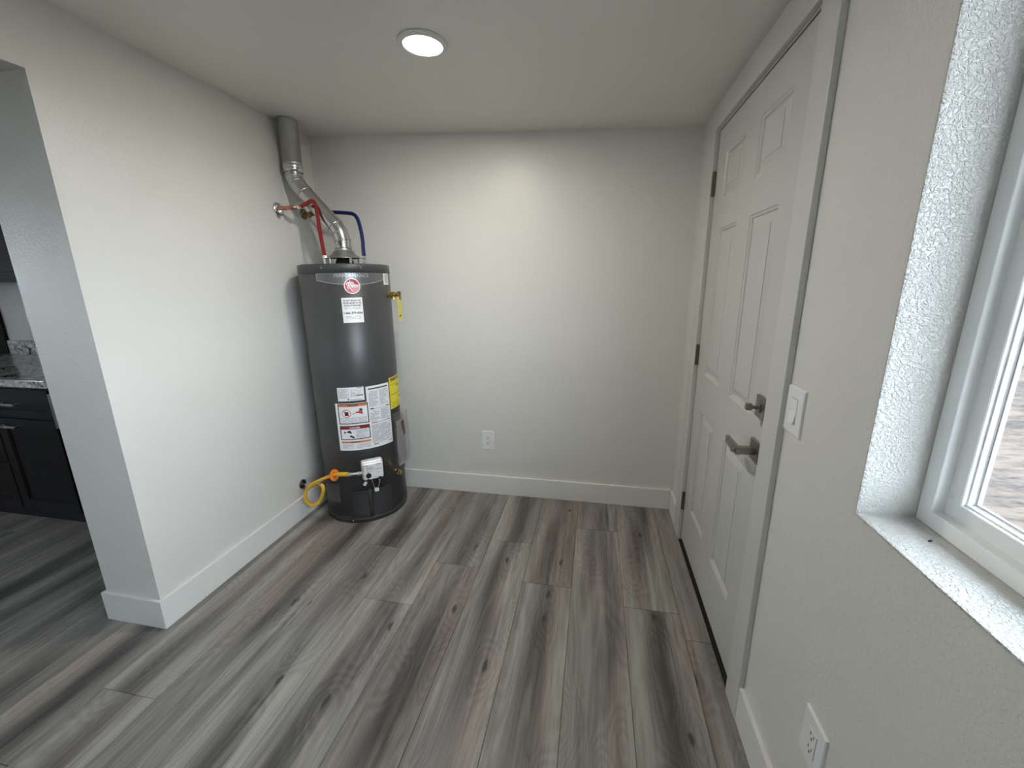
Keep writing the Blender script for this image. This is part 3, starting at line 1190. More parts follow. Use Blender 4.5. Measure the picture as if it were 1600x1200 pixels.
def emblem_letters(bm):
    o_ = 0.0038
    k = 0.001
    stroke(bm, [(-20 * k, -14 * k), (-21 * k, -4 * k), (-18 * k, 10 * k), (-16 * k, 20 * k)], 0.0035, ANGE, ZE, o_)
    stroke(bm, [(-28 * k, 6 * k), (-26 * k, 14 * k), (-17 * k, 19 * k), (-8 * k, 16 * k), (-8 * k, 8 * k), (-17 * k, 2 * k)], 0.0032, ANGE, ZE, o_)
    stroke(bm, [(-17 * k, 2 * k), (-12 * k, -8 * k), (-6 * k, -18 * k), (1 * k, -27 * k)], 0.0034, ANGE, ZE, o_)
    stroke(bm, [(-9 * k, 31 * k), (-9 * k, 20 * k), (-7 * k, 8 * k), (-4 * k, -9 * k)], 0.0032, ANGE, ZE, o_)
    for i in range(2):
        b0 = 3 + 9 * i
        stroke(bm, [(b0 * k, 0), ((b0 + 5) * k, 2 * k), ((b0 + 4) * k, 7 * k), (b0 * k, 6 * k), ((b0 - 2) * k, -2 * k), ((b0 + 1) * k, -7 * k), ((b0 + 5) * k, -6 * k)], 0.0032, ANGE, ZE, o_)
    stroke(bm, [(-4 * k, 0), (-1 * k, 5 * k), (1 * k, 0), (1 * k, -8 * k)], 0.0032, ANGE, ZE, o_)
    stroke(bm, [(20 * k, -8 * k), (20 * k, 6 * k), (24 * k, 6 * k), (25 * k, -7 * k), (26 * k, 5 * k), (30 * k, 5 * k), (31 * k, -7 * k)], 0.0028, ANGE, ZE, o_)


sheet_part('lettering', M_white, emblem_letters, emb)

# lid screws
for a in (-85.1, -38.7, 14.4, -130):
    bm = bmesh.new()
    lathe(bm, [(0.004, 0), (0.004, 0.0015), (0.002, 0.003)], 10, axis_mtx(cyl_pt(a, 1.489, 0.002), (math.cos(R(a)), math.sin(R(a)), 0)))
    hp(from_bm('screw', bm, M_chrome))
bm = bmesh.new()
lathe(bm, [(0.004, 0), (0.004, 0.0015), (0.002, 0.003)], 10, axis_mtx(cyl_pt(-81.5, 0.015, 0.003), (math.cos(R(-81.5)), math.sin(R(-81.5)), 0)))
hp(from_bm('screw', bm, M_chrome))

# small barcode sticker
s1 = hp(wrap_grid(-4.0, 10.5, 1.399, 1.465, 0.0004, 'barcode_sticker', M_white))


def barcode(bm):
    rr = random.Random(4)
    z = 0.028
    while z > -0.024:
        h_ = rr.choice((0.0007, 0.0014, 0.002))
        wrect(bm, -0.020, 0.022, z - h_, z, 3.2, 1.432, 0.0018)
        z -= h_ + rr.choice((0.001, 0.0018))


sheet_part('printed_bars', M_inkg, barcode, s1)

# return-policy sticker
st = hp(wrap_grid(-65.4, -40.6, 1.202, 1.335, 0.0004, 'notice_sticker', M_white))
AC = -53.0
for i, t_ in enumerate(('DO NOT RETURN THIS', 'WATER HEATER TO THE', 'PLACE OF PURCHASE')):
    wtext(t_, AC, 1.319 - i * 0.0130, 0.0125, 0.0019, M_ink, st, bold=0.0004, width=(0.088, 0.093, 0.085)[i])
wtext('1-866-279-4566', AC, 1.2535, 0.0150, 0.0019, M_ink, st, bold=0.0005, width=0.096)
sheet_part('fine_print', M_inkg, lambda b: (fine_print(b, -0.042, 0.042, -0.013 + 0.0, -0.026, AC, 1.296, 0.0018, 0.0055, 0.0022, 3),
                                             fine_print(b, -0.038, 0.040, 0.0, -0.016, AC, 1.238, 0.0018, 0.0065, 0.0020, 5)), st)

# rating label
rt = hp(wrap_grid(-83.2, -49.8, 0.766, 0.844, 0.0004, 'rating_label', M_white))
AR, ZR = -66.5, 0.805
sheet_part('fine_print', M_inkg, lambda b: (fine_print(b, -0.066, -0.006, 0.030, -0.026, AR, ZR, 0.0018, 0.0046, 0.0022, 11),
                                             fine_print(b, 0.0, 0.030, 0.026, -0.018, AR, ZR, 0.0018, 0.0052, 0.0022, 12),
                                             fine_print(b, 0.034, 0.062, 0.022, -0.002, AR, ZR, 0.0018, 0.0060, 0.0018, 13)), rt)
sheet_part('printed_bars', M_ink, lambda b: (wrect(b, 0.030, 0.066, -0.010, -0.005, AR, ZR, 0.0018), wrect(b, -0.018, -0.010, -0.034, -0.027, AR, ZR, 0.0018),
                                              [wrect(b, -0.004 + i * 0.005, -0.001 + i * 0.005, -0.035, -0.031, AR, ZR, 0.0018) for i in range(13)],
                                              [wrect(b, 0.036 + i * 0.004, 0.038 + i * 0.004, 0.032, 0.038, AR, ZR, 0.0018) for i in range(7)]), rt)

# big instruction label: L-shaped
inst = hp(empty('instruction_label'))
wrap_grid(-88.2, -47.5, 0.469, 0.752, 0.0004, 'label_sheet', M_white, inst)
wrap_grid(-47.5, -13.2, 0.469, 0.840, 0.0004, 'label_sheet', M_white, inst)
AI, ZI = -65.8, 0.61


def hollow(bm, s0, s1, z0, z1, w_, ac, zc, off):
    wrect(bm, s0, s1, z1 - w_, z1, ac, zc, off)
    wrect(bm, s0, s1, z0, z0 + w_, ac, zc, off)
    wrap_poly(bm, [(s0, z0), (s0 + w_, z0), (s0 + w_, z1), (s0, z1)], ac, zc, off)
    wrap_poly(bm, [(s1 - w_, z0), (s1, z0), (s1, z1), (s1 - w_, z1)], ac, zc, off)


def deg2s(a):
    return (a - AI) / KANG


SL, SR = deg2s(-85.0), deg2s(-46.6)
sheet_part('black_border', M_ink, lambda b: hollow(b, SL, SR, 0.020, 0.139, 0.0048, AI, ZI, 0.0018), inst)
sheet_part('black_border', M_ink, lambda b: hollow(b, SL, SR, -0.075, 0.009, 0.0048, AI, ZI, 0.0018), inst)
sheet_part('orange_bar', M_inko, lambda b: wrect(b, SL + 0.005, SR - 0.005, 0.122, 0.134, AI, ZI, 0.0018), inst)
sheet_part('orange_bar', M_inko, lambda b: wrect(b, SL - 0.001, SR, -0.096, -0.085, AI, ZI, 0.0018), inst)
sheet_part('red_bar', M_inkdr, lambda b: wrect(b, SL + 0.005, SR - 0.005, -0.012, 0.004, AI, ZI, 0.0018), inst)
wtext('WARNING', AI, ZI + 0.128, 0.0125, 0.0026, M_ink, inst, bold=0.0004, width=0.058)
wtext('DANGER', AI, ZI - 0.004, 0.0130, 0.0026, M_white, inst, bold=0.0004, width=0.056)
wtext('WARNING', AI, ZI - 0.0905, 0.0100, 0.0026, M_ink, inst, bold=0.0003, width=0.055)


def pic_ring(bm):
    for k in range(28):
        a, b = 2 * math.pi * k / 28, 2 * math.pi * (k + 1) / 28
        wrap_poly(bm, [(-0.036 + q * math.cos(t), 0.083 + q * math.sin(t)) for q, t in ((0.0215, a), (0.024, a), (0.024, b), (0.0215, b))], AI, ZI, 0.0026)
    wrap_poly(bm, [(-0.053, 0.099), (-0.0505, 0.101), (-0.019, 0.067), (-0.0215, 0.065)], AI, ZI, 0.0026)


sheet_part('prohibition_ring', M_inkr, pic_ring, inst)


def pictos(bm):
    wrap_poly(bm, [(-0.046, 0.070), (-0.026, 0.070), (-0.026, 0.090), (-0.030, 0.094), (-0.040, 0.092), (-0.046, 0.096)], AI, ZI, 0.0022)
    wrap_poly(bm, [(0.036, 0.100), (0.042, 0.094), (0.052, 0.096), (0.049, 0.104), (0.053, 0.110), (0.045, 0.106), (0.040, 0.114), (0.038, 0.106), (0.030, 0.108)], AI, ZI, 0.0026)
    wrap_poly(bm, [(-0.062, -0.034), (-0.052, -0.034), (-0.050, -0.026), (-0.060, -0.024)], AI, ZI, 0.0018)
    wrap_poly(bm, [(-0.046, -0.032), (-0.030, -0.034), (-0.022, -0.040), (-0.020, -0.030), (-0.026, -0.020), (-0.036, -0.020), (-0.044, -0.026)], AI, ZI, 0.0018)
    wrap_poly(bm, [(-0.034, -0.054), (-0.024, -0.048), (-0.010, -0.056), (-0.004, -0.066), (-0.012, -0.067), (-0.024, -0.060)], AI, ZI, 0.0018)
    wrect(bm, deg2s(-44.5), deg2s(-15.5), 0.210, 0.217, AI, ZI, 0.0018)
    wrect(bm, deg2s(-44), deg2s(-39), 0.094, 0.099, AI, ZI, 0.0018)
    wrect(bm, deg2s(-20), deg2s(-15.5), 0.094, 0.099, AI, ZI, 0.0018)
    wrect(bm, deg2s(-43.5), deg2s(-15.5), 0.0925, 0.0935, AI, ZI, 0.0018)
    wrect(bm, SL + 0.005, SR - 0.005, 0.0555, 0.0565, AI, ZI, 0.0018)


sheet_part('pictograms', M_ink, pictos, inst)
sheet_part('flames', M_inkr, lambda b: wrap_poly(b, [(-0.006, 0.078), (0.052, 0.074), (0.050, 0.088), (0.044, 0.100), (0.038, 0.092), (0.032, 0.101), (0.026, 0.089), (0.018, 0.094), (0.012, 0.086), (0.002, 0.084)], AI, ZI, 0.0018), inst)


def redrules(bm):
    for zz, a, c in ((0.008, -44, -36), (0.008, -22, -15.5), (-0.124, -43, -37), (-0.124, -20, -15.5)):
        wrect(bm, deg2s(a), deg2s(c), zz, zz + 0.0045, AI, ZI, 0.0018)
    wrect(bm, deg2s(-36), deg2s(-22), 0.009, 0.0105, AI, ZI, 0.0018)


sheet_part('red_rules', M_inkdr, redrules, inst)


def small_text(bm):
    c0, c1, c2, c3 = deg2s(-44.5), deg2s(-31.5), deg2s(-29.5), deg2s(-15.5)
    sd = 20
    for zt_, zb_ in ((0.200, 0.106), (0.084, 0.018)):
        for a, b in ((c0, c1), (c2, c3)):
            fine_print(bm, a, b, zt_, zb_, AI, ZI, 0.0018, 0.0044, 0.0022, sd)
            sd += 1
    fine_print(bm, c0, c3, -0.002, -0.116, AI, ZI, 0.0018, 0.0046, 0.0024, 31)
    fine_print(bm, SL + 0.010, SR - 0.012, 0.052, 0.028, AI, ZI, 0.0018, 0.0052, 0.0020, 33)
    fine_print(bm, 0.004, SR - 0.010, -0.018, -0.068, AI, ZI, 0.0018, 0.0046, 0.0022, 34)
    fine_print(bm, SL + 0.004, -0.010, -0.104, -0.132, AI, ZI, 0.0018, 0.0052, 0.0022, 35)
    fine_print(bm, 0.0, SR - 0.004, -0.102, -0.132, AI, ZI, 0.0018, 0.0052, 0.0022, 36)


sheet_part('fine_print', M_inkg, small_text, inst)

# yellow energy label
eg = hp(wrap_grid(-11.2, 30.0, 0.668, 0.862, 0.0004, 'energy_label', M_yellow))
wtext('ENERGYGUIDE', 9.5, 0.846, 0.024, 0.0020, M_ink, eg, bold=0.0012, width=0.150)
sheet_part('printed_bars', M_ink, lambda b: (wrect(b, -0.080, 0.08, -0.012, -0.009, 9.5, 0.765, 0.0018), wrect(b, 0.0, 0.018, 0.028, 0.044, 9.5, 0.765, 0.0018),
                                              wrect(b, 0.02, 0.035, -0.046, -0.030, 9.5, 0.765, 0.0018),
                                              fine_print(b, -0.075, 0.0, 0.052, 0.040, 9.5, 0.765, 0.0018, 0.006, 0.002, 40, 0.6),
                                              fine_print(b, -0.075, 0.02, -0.060, -0.090, 9.5, 0.765, 0.0018, 0.008, 0.002, 41, 0.7)), eg)

# burner access: outer door flange, two inner panels, sight plate
def access(bm):
    # arched flange band standing 5 mm proud
    n = 22
    a0, a1 = -79.0, -24.0
    for k in range(n):
        aa, ab = a0 + (a1 - a0) * k / n, a0 + (a1 - a0) * (k + 1) / n
        for (z0, z1, t_) in ((0.045, 0.203, 0.003), (0.203, 0.2085, 0.008)):
            vs_ = [cyl_pt(aa, z0, 0.0003), cyl_pt(ab, z0, 0.0003), cyl_pt(ab, z1, 0.0003), cyl_pt(aa, z1, 0.0003)]
            vo = [cyl_pt(aa, z0, t_), cyl_pt(ab, z0, t_), cyl_pt(ab, z1, t_), cyl_pt(aa, z1, t_)]
            A = [bm.verts.new(v) for v in vs_]
            B = [bm.verts.new(v) for v in vo]
            bm.faces.new(B)
            for q in range(4):
                bm.faces.new((A[q], A[(q + 1) % 4], B[(q + 1) % 4], B[q]))


o = from_bm('access_cover', (lambda b: (access(b), b)[1])(bmesh.new()), M_skirt)
hp(o)
hp(wrap_grid(-74.5, -57.5, 0.055, 0.188, 0.0035, 'inner_door', M_skirt, thick=0.006))
hp(wrap_grid(-52.0, -36.0, 0.055, 0.188, 0.0035, 'inner_door', M_skirt, thick=0.006))
# raised channel between the doors
bm = bmesh.new()
tube(bm, [cyl_pt(-55.0, 0.035, 0.001), cyl_pt(-55.0, 0.185, 0.001), cyl_pt(-55.0, 0.215, -0.004)], 0.014, 12)
hp(from_bm('burner_channel', bm, M_skirt, smooth=True))
hp(wrap_grid(-126.0, -97.0, 0.128, 0.232, 0.0004, 'side_label', M_tank, thick=0.003, slant=(0.004, 0.018)))
# combustion seal band around the lower third
bm = bmesh.new()
lathe(bm, [(HR_ - 0.001, 0.030), (HR_ + 0.0012, 0.031), (HR_ + 0.0012, 0.0395), (HR_ - 0.001, 0.041)], 128, TM())
hp(from_bm('lower_seam', bm, M_skirt, smooth=True))

# gas control valve
gvr = hp(empty('gas_valve'))
AV = -50.0
dirv = Vector((math.cos(R(AV)), math.sin(R(AV)), 0))
tanv = Vector((-math.sin(R(AV)), math.cos(R(AV)), 0))
gm = Matrix.Identity(4)
org = cyl_pt(AV, 0.3535, 0.0)
for i in range(3):
    gm[i][0], gm[i][1], gm[i][2], gm[i][3] = tanv[i], -dirv[i], (0, 0, 1)[i], org[i]
# local: x along tangent (to the right), -y outwards, z up


def gpart(name, material, fn, smooth=False):
    bm = bmesh.new()
    fn(bm)
    bmesh.ops.transform(bm, matrix=gm, verts=bm.verts)
    o = from_bm(name, bm, material, None, smooth)
    o.parent = gvr
    o.matrix_parent_inverse = Matrix.Identity(4)
    return o


M_valve = vary(mat('valve_white', (0.74, 0.75, 0.78), 0.3), (0.74, 0.75, 0.78), 0.03, 20)


def valve_body(bm):
    box(bm, -0.056, 0.056, -0.070, 0.0, -0.052, 0.052, 0.012, 3)
    box(bm, -0.059, 0.059, -0.052, -0.006, -0.056, 0.058, 0.010, 3)


gpart('valve_body', M_valve, valve_body)
gpart('valve_slot', M_black, lambda b: box(b, -0.040, -0.028, -0.0712, -0.06, -0.054, -0.042, 0.001))
gpart('valve_slot', M_black, lambda b: box(b, 0.024, 0.040, -0.0712, -0.06, -0.056, -0.040, 0.001))
gpart('control_knob', M_black, lambda b: lathe(b, [(0.0145, 0.0), (0.0145, 0.010), (0.0125, 0.013)], 24, axis_mtx((-0.030, -0.069, -0.020), (0, -1, 0))))
M_pale = mat('pale_rose', (0.72, 0.60, 0.62), 0.4)
gpart('valve_label', M_pale, lambda b: box(b, -0.040, 0.000, -0.0712, -0.0695, 0.014, 0.034, 0.0))
gpart('valve_print', M_ink, lambda b: (box(b, -0.046, -0.028, -0.0713, -0.0695, 0.0385, 0.0415), box(b, 0.016, 0.040, -0.0713, -0.0695, 0.038, 0.041),
                                       box(b, 0.008, 0.044, -0.0713, -0.0695, 0.010, 0.0112), box(b, -0.040, -0.012, -0.0713, -0.0695, -0.0005, 0.0008),
                                       box(b, 0.026, 0.032, -0.0713, -0.0695, -0.013, -0.010), box(b, -0.040, 0.0, -0.0713, -0.0695, 0.0105, 0.0115),
                                       [box(b, -0.036 + i * 0.006, -0.035 + i * 0.006, -0.0714, -0.0695, 0.018, 0.030) for i in range(6)]))
p_in = org + tanv * -0.054 + dirv * 0.038 + Vector((0, 0, -0.010))
p_out = Vector((0.392, -0.562, 0.351))
bm = bmesh.new()
ln_ = (p_out - p_in).length
lathe(bm, [(0.010, 0.0), (0.010, 0.014), (0.0135, 0.015), (0.0135, 0.030), (0.009, 0.032), (0.009, ln_ - 0.022), (0.0125, ln_ - 0.020), (0.0125, ln_)], 6, axis_mtx(p_in, p_out - p_in))
o = from_bm('inlet_fitting', bm, M_chrome)
o.parent = gvr
o.matrix_parent_inverse = Matrix.Identity(4)
gpart('burner_tube', M_chrome, lambda b: tube(b, smooth_path([(-0.006, -0.030, -0.052), (-0.006, -0.034, -0.085), (0.006, -0.026, -0.130)], 5), 0.0035, 8))
gpart('burner_tube', M_chrome, lambda b: tube(b, smooth_path([(0.030, -0.030, -0.052), (0.033, -0.034, -0.085), (0.022, -0.026, -0.132)], 5), 0.0052, 8))
gpart('igniter_wire', M_black, lambda b: tube(b, smooth_path([(0.005, -0.030, -0.052), (0.007, -0.036, -0.085), (0.010, -0.022, -0.130)], 5), 0.0055, 8))
gpart('igniter_wire', M_black, lambda b: tube(b, smooth_path([(0.016, -0.030, -0.052), (0.018, -0.036, -0.085), (0.015, -0.022, -0.130)], 5), 0.0055, 8))
gpart('igniter_wire', M_black, lambda b: tube(b, smooth_path([(-0.026, -0.020, -0.052), (-0.026, -0.026, -0.066), (-0.018, -0.022, -0.080)], 5), 0.0018, 8))
gpart('wire_connector', M_white, lambda b: box(b, -0.026, -0.008, -0.030, -0.020, -0.100, -0.076, 0.002, 1, Matrix.Rotation(R(30), 4, 'Y') @ Matrix.Translation((0.02, 0, -0.012))))
gpart('wire_connector', M_white, lambda b: box(b, 0.002, 0.026, -0.034, -0.012, -0.150, -0.126, 0.001))

# drain valve
dr = hp(empty('drain_valve'))
ad_ = -13.1
dd_ = (math.cos(R(ad_)), math.sin(R(ad_)), 0)
bm = bmesh.new()
lathe(bm, [(0.031, 0.0), (0.031, 0.001), (0.027, 0.0020), (0.010, 0.0020)], 32, axis_mtx(cyl_pt(ad_, 0.276, 0.0), dd_))
o = from_bm('escutcheon', bm, M_tank)
o.parent = dr
bm = bmesh.new()
lathe(bm, [(0.015, 0.0), (0.015, 0.012), (0.012, 0.014), (0.012, 0.022), (0.0165, 0.023), (0.0165, 0.036), (0.012, 0.038), (0.012, 0.052), (0.008, 0.054)], 18, axis_mtx(cyl_pt(ad_, 0.276, 0.003), (dd_[0], dd_[1] - 0.25, -0.12)))
o = from_bm('brass_body', bm, M_brass)
o.parent = dr

# temperature and pressure relief valve
tp = hp(empty('relief_valve'))
at_ = 5.0
dt_ = Vector((math.cos(R(at_)), math.sin(R(at_)), 0))
bm = bmesh.new()
lathe(bm, [(0.017, 0.0), (0.017, 0.010), (0.0125, 0.012), (0.0125, 0.020), (0.0155, 0.021), (0.0155, 0.046), (0.0125, 0.050), (0.0125, 0.066), (0.009, 0.070)], 20, axis_mtx(cyl_pt(at_, 1.343, -0.002), dt_))
pb = cyl_pt(at_, 1.343, 0.034)
lathe(bm, [(0.011, 0.0), (0.011, 0.014), (0.0135, 0.016), (0.0135, 0.026)], 16, axis_mtx(pb, (0, 0, -1)))
o = from_bm('brass_body', bm, M_brass)
o.parent = tp
bm = bmesh.new()
pe = cyl_pt(at_, 1.343, 0.066)
box(bm, -0.003, 0.012, -0.007, 0.007, -0.004, 0.018, 0.001, 1, Matrix.Translation(pe))
box(bm, 0.006, 0.010, -0.006, 0.006, -0.030, 0.016, 0.001, 1, Matrix.Translation(pe))
o = from_bm('test_lever', bm, M_bronze)
o.parent = tp
bm = bmesh.new()
box(bm, 0.000, 0.0012, -0.012, 0.012, -0.150, -0.010, 0.0, 1, Matrix.Translation(pe) @ Matrix.Rotation(R(-38), 4, 'Z'))
o = from_bm('hanging_tag', bm, M_tag)
o.parent = tp
bm = bmesh.new()
for i in range(9):
    box(bm, -0.0006, 0.0018, -0.006 + (i % 3) * 0.001, 0.006, -0.140 + i * 0.012, -0.1385 + i * 0.012 + (0.012 if i == 1 else 0), 0.0, 1, Matrix.Translation(pe) @ Matrix.Rotation(R(-38), 4, 'Z'))
o = from_bm('tag_print', bm, M_bronze)
o.parent = tp

# draft hood on top
dh = hp(empty('draft_hood'))
FX, FY = 0.321, -0.262
bm = bmesh.new()
lathe(bm, [(0.046, 1.600), (0.047, 1.588), (0.056, 1.586), (0.056, 1.577), (0.062, 1.575), (0.066, 1.568), (0.090, 1.551), (0.092, 1.548), (0.089, 1.548), (0.060, 1.564), (0.040, 1.570)], 40, TM(FX, FY), cap=False)
o = from_bm('hood_cone', bm, M_galvd, smooth=True)
o.parent = dh
bm = bmesh.new()
lathe(bm, [(0.050, 1.512), (0.048, 1.530), (0.040, 1.545), (0.040, 1.570)], 32, TM(FX, FY))
o = from_bm('flue_throat', bm, M_dark)
o.parent = dh
for k in range(4):
    a = R(-55 + 90 * k + 20)
    bm = bmesh.new()
    px, py = FX + 0.082 * math.cos(a), FY + 0.082 * math.sin(a)
    box(bm, -0.0012, 0.0012, -0.007, 0.007, 1.512, 1.556, 0, 1, Matrix.Translation((px, py, 0)) @ Matrix.Rotation(a, 4, 'Z'))
    o = from_bm('hood_leg', bm, M_galvd)
    o.parent = dh

# ------------------------------------------------------------------ flue pipe
fl = empty('flue_pipe', (FX, FY, 1.588))
tag(fl, 'galvanised metal flue pipe bending from the water heater up to the ceiling', 'pipe')
TX, TY = 0.068, -0.268
bm = bmesh.new()
zc = ceil_z(TX, TY)
lathe(bm, [(0.0475, 2.045), (0.0505, 2.046), (0.0505, 2.060), (0.0495, 2.061), (0.0495, 2.272)], 48, TM(TX, TY), cap=False)
o = from_bm('upper_pipe', bm, M_galvd, smooth=True)
local(fl, o)
bm = bmesh.new()
lathe(bm, [(0.049, 2.009), (0.0525, 2.010), (0.0525, 2.030), (0.0515, 2.032), (0.0525, 2.034), (0.0525, 2.046), (0.050, 2.048), (0.0, 2.048)], 48, TM(TX, TY), cap=False)
collar = local(fl, from_bm('collar', bm, M_galv, smooth=True))
for k in range(8):
    a = 2 * math.pi * k / 8 + 0.2
    bm = bmesh.new()
    lathe(bm, [(0.004, 0), (0.004, 0.001), (0.002, 0.002)], 8, axis_mtx((TX + 0.0523 * math.cos(a), TY + 0.0523 * math.sin(a), 2.020), (math.cos(a), math.sin(a), 0)))
    o = from_bm('rivet', bm, M_slot if k % 2 else M_chrome)
    o.parent = collar
    o.matrix_parent_inverse = Matrix.Identity(4)
# adjustable elbows: gored segments with raised seams
RP = 0.0445


def gored(name, pts, material, first=None, ridges=True):
    bm = bmesh.new()
    P = [Vector(p) for p in pts]
    tube(bm, P, RP, 40, cap=False)
    o = from_bm(name, bm, material, smooth=True)
    local(fl, o)
    if ridges:
        for i in range(len(P)):
            d = (P[min(i + 1, len(P) - 1)] - P[max(0, i - 1)]).normalized()
            bm = bmesh.new()
            lathe(bm, [(RP - 0.001, -0.0055), (RP + 0.0022, -0.004), (RP + 0.0030, 0), (RP + 0.0022, 0.004), (RP - 0.001, 0.0055)], 40, axis_mtx(P[i], d), cap=False)
            s_o = from_bm('seam_ring', bm, M_galv, smooth=True)
            s_o.parent = o
            s_o.matrix_parent_inverse = Matrix.Identity(4)
    return o


e1 = [(TX, TY, 2.016), (TX, TY, 1.990), (TX + 0.012, TY, 1.955), (TX + 0.055, TY, 1.902)]
gored('elbow', e1, M_galv)
e2 = [(0.285, -0.262, 1.724), (0.309, -0.262, 1.690), (FX, FY, 1.645), (FX, FY, 1.606)]
gored('pipe_section', [e1[-1], e2[0]], M_galv, ridges=False)
gored('elbow', e2, M_galv)
# long seam of the sloping section
bm = bmesh.new()
a_, b_ = Vector(e1[-1]), Vector(e2[0])
dd2 = (b_ - a_).normalized()
sd = dd2.cross(Vector((0, 1, 0))).normalized()
off_ = (Vector((0, -1, 0)) * 0.75 - sd * 0.66).normalized() * (RP + 0.0005)
tube(bm, [a_ + off_, b_ + off_], 0.0022, 8)
local(fl, from_bm('lock_seam', bm, M_galvd, smooth=True))
bm = bmesh.new()
for k in range(3):
    box(bm, -0.012, 0.012, -0.0005, 0.0005, -0.010 + k * 0.008, -0.006 + k * 0.008, 0, 1, Matrix.Translation((FX + 0.008, FY - RP - 0.0006, 1.626)))
local(fl, from_bm('stamped_mark', bm, M_ink))

# ------------------------------------------------------------------ water hoses and stubs
def hose(name, pts, r, material, label, end_fits, cat='hose'):
    root = empty(name, pts[0])
    P = smooth_path(pts, 7)
    bm = bmesh.new()
    tube(bm, P, r, 16)
    local(root, from_bm('sleeve', bm, material, smooth=True))
    for (p, d, L_) in end_fits:
        bm = bmesh.new()
        lathe(bm, [(0.0085, 0), (0.0085, 0.006), (0.013, 0.007), (0.013, 0.022), (0.0085, 0.024), (0.0085, L_)], 6, axis_mtx(p, d))
        local(root, from_bm('nut', bm, M_chrome))
    tag(root, label, cat)
    return root


HOT, COLD = (0.237, -0.322), (0.409, -0.200)
hose('water_hose', [(HOT[0], HOT[1], 1.560), (0.231, -0.321, 1.62), (0.2255, -0.321, 1.69), (0.2250, -0.325, 1.787), (0.2225, -0.330, 1.830), (0.208, -0.336, 1.846), (0.181, -0.345, 1.833), (0.152, -0.349, 1.821)], 0.0105, M_hred,
     'dark red flexible water hose rising from the heater top to the copper pipe', [((HOT[0], HOT[1], 1.570), (0, 0, -1), 0.055), ((0.150, -0.349, 1.820), (-1, 0, -0.08), 0.032)])
hose('water_hose', [(COLD[0], COLD[1], 1.560), (0.409, -0.200, 1.61), (0.410, -0.200, 1.650), (0.402, -0.196, 1.71), (0.386, -0.190, 1.765), (0.361, -0.185, 1.793), (0.313, -0.175, 1.804), (0.209, -0.155, 1.815), (0.110, -0.135, 1.820)], 0.0105, M_hblue,
     'dark blue flexible water hose looping behind the flue pipe', [((COLD[0], COLD[1], 1.570), (0, 0, -1), 0.055)])
cp = empty('copper_pipe', (0, -0.349, 1.814))
bm = bmesh.new()
tube(bm, [(0.001, -0.349, 1.814), (0.122, -0.349, 1.817)], 0.0105, 18)
local(cp, from_bm('pipe', bm, M_copper, smooth=True))
bm = bmesh.new()
lathe(bm, [(0.034, 0.0), (0.033, 0.004), (0.026, 0.009), (0.013, 0.012)], 32, axis_mtx((0, -0.349, 1.814), (1, 0, 0)))
local(cp, from_bm('escutcheon', bm, M_chrome, smooth=True))
bm = bmesh.new()
lathe(bm, [(0.008, 0.0), (0.008, 0.018), (0.013, 0.019), (0.013, 0.032), (0.008, 0.034)], 18, axis_mtx((0.012, -0.352, 1.797), (0.8, -0.5, -0.3)))
local(cp, from_bm('stop_knob', bm, M_chrome, smooth=False))
tag(cp, 'short bare copper pipe with round chrome wall plate on the left wall', 'pipe')
wv = empty('shutoff_valve', (0, -0.131, 1.817))
bm = bmesh.new()
lathe(bm, [(0.032, 0.0), (0.031, 0.004), (0.022, 0.010), (0.012, 0.013)], 28, axis_mtx((0, -0.131, 1.817), (1, 0, 0)))
local(wv, from_bm('escutcheon', bm, M_bronze, smooth=True))
bm = bmesh.new()
lathe(bm, [(0.009, 0.0), (0.009, 0.03), (0.0145, 0.031), (0.0145, 0.058), (0.010, 0.060), (0.010, 0.074), (0.0135, 0.075), (0.0135, 0.100)], 10, axis_mtx((0.012, -0.131, 1.817), (1, 0, 0.02)))
lathe(bm, [(0.006, 0.0), (0.006, 0.020), (0.015, 0.021), (0.017, 0.028), (0.012, 0.031)], 12, axis_mtx((0.056, -0.138, 1.815), (0.1, -1, -0.4)))
local(wv, from_bm('valve_body', bm, M_bronze))
tag(wv, 'dark brass shutoff valve on the left wall behind the flue pipe', 'valve')

# ------------------------------------------------------------------ gas line
gs = empty('gas_stub', (0, -0.461, 0.201))
bm = bmesh.new()
lathe(bm, [(0.030, 0.0), (0.029, 0.004), (0.020, 0.012), (0.010, 0.014)], 32, axis_mtx((0, -0.461, 0.205), (1, 0, 0)))
local(gs, from_bm('escutcheon', bm, M_black, smooth=True))
bm = bmesh.new()
tube(bm, [(0.001, -0.461, 0.205), (0.060, -0.480, 0.212), (0.100, -0.498, 0.224)], 0.0085, 14)
lathe(bm, [(0.013, 0), (0.013, 0.026)], 6, axis_mtx((0.070, -0.486, 0.215), (1, -0.45, 0.2)))
local(gs, from_bm('steel_nipple', bm, M_chrome, smooth=False))
tag(gs, 'steel gas pipe stub with round black wall plate low on the left wall', 'pipe')
GP = [(0.394, -0.561, 0.352), (0.351, -0.560, 0.350), (0.301, -0.557, 0.338), (0.249, -0.555, 0.317), (0.196, -0.552, 0.292), (0.148, -0.548, 0.266), (0.111, -0.546, 0.236), (0.080, -0.544, 0.189),
      (0.079, -0.541, 0.140), (0.102, -0.538, 0.115), (0.134, -0.534, 0.120), (0.164, -0.530, 0.149), (0.183, -0.524, 0.193), (0.186, -0.518, 0.226), (0.170, -0.512, 0.244), (0.148, -0.508, 0.243), (0.118, -0.503, 0.232), (0.104, -0.500, 0.226)]
gh = empty('gas_hose', (0.08, -0.541, 0.14))
bm = bmesh.new()
tube(bm, smooth_path(GP[:15], 7), 0.0105, 16)
local(gh, from_bm('sleeve', bm, M_gasy, smooth=True))
bm = bmesh.new()
tube(bm, smooth_path(GP[14:17], 5), [0.0085] * 11, 10)
local(gh, from_bm('end_fitting', bm, M_galv))
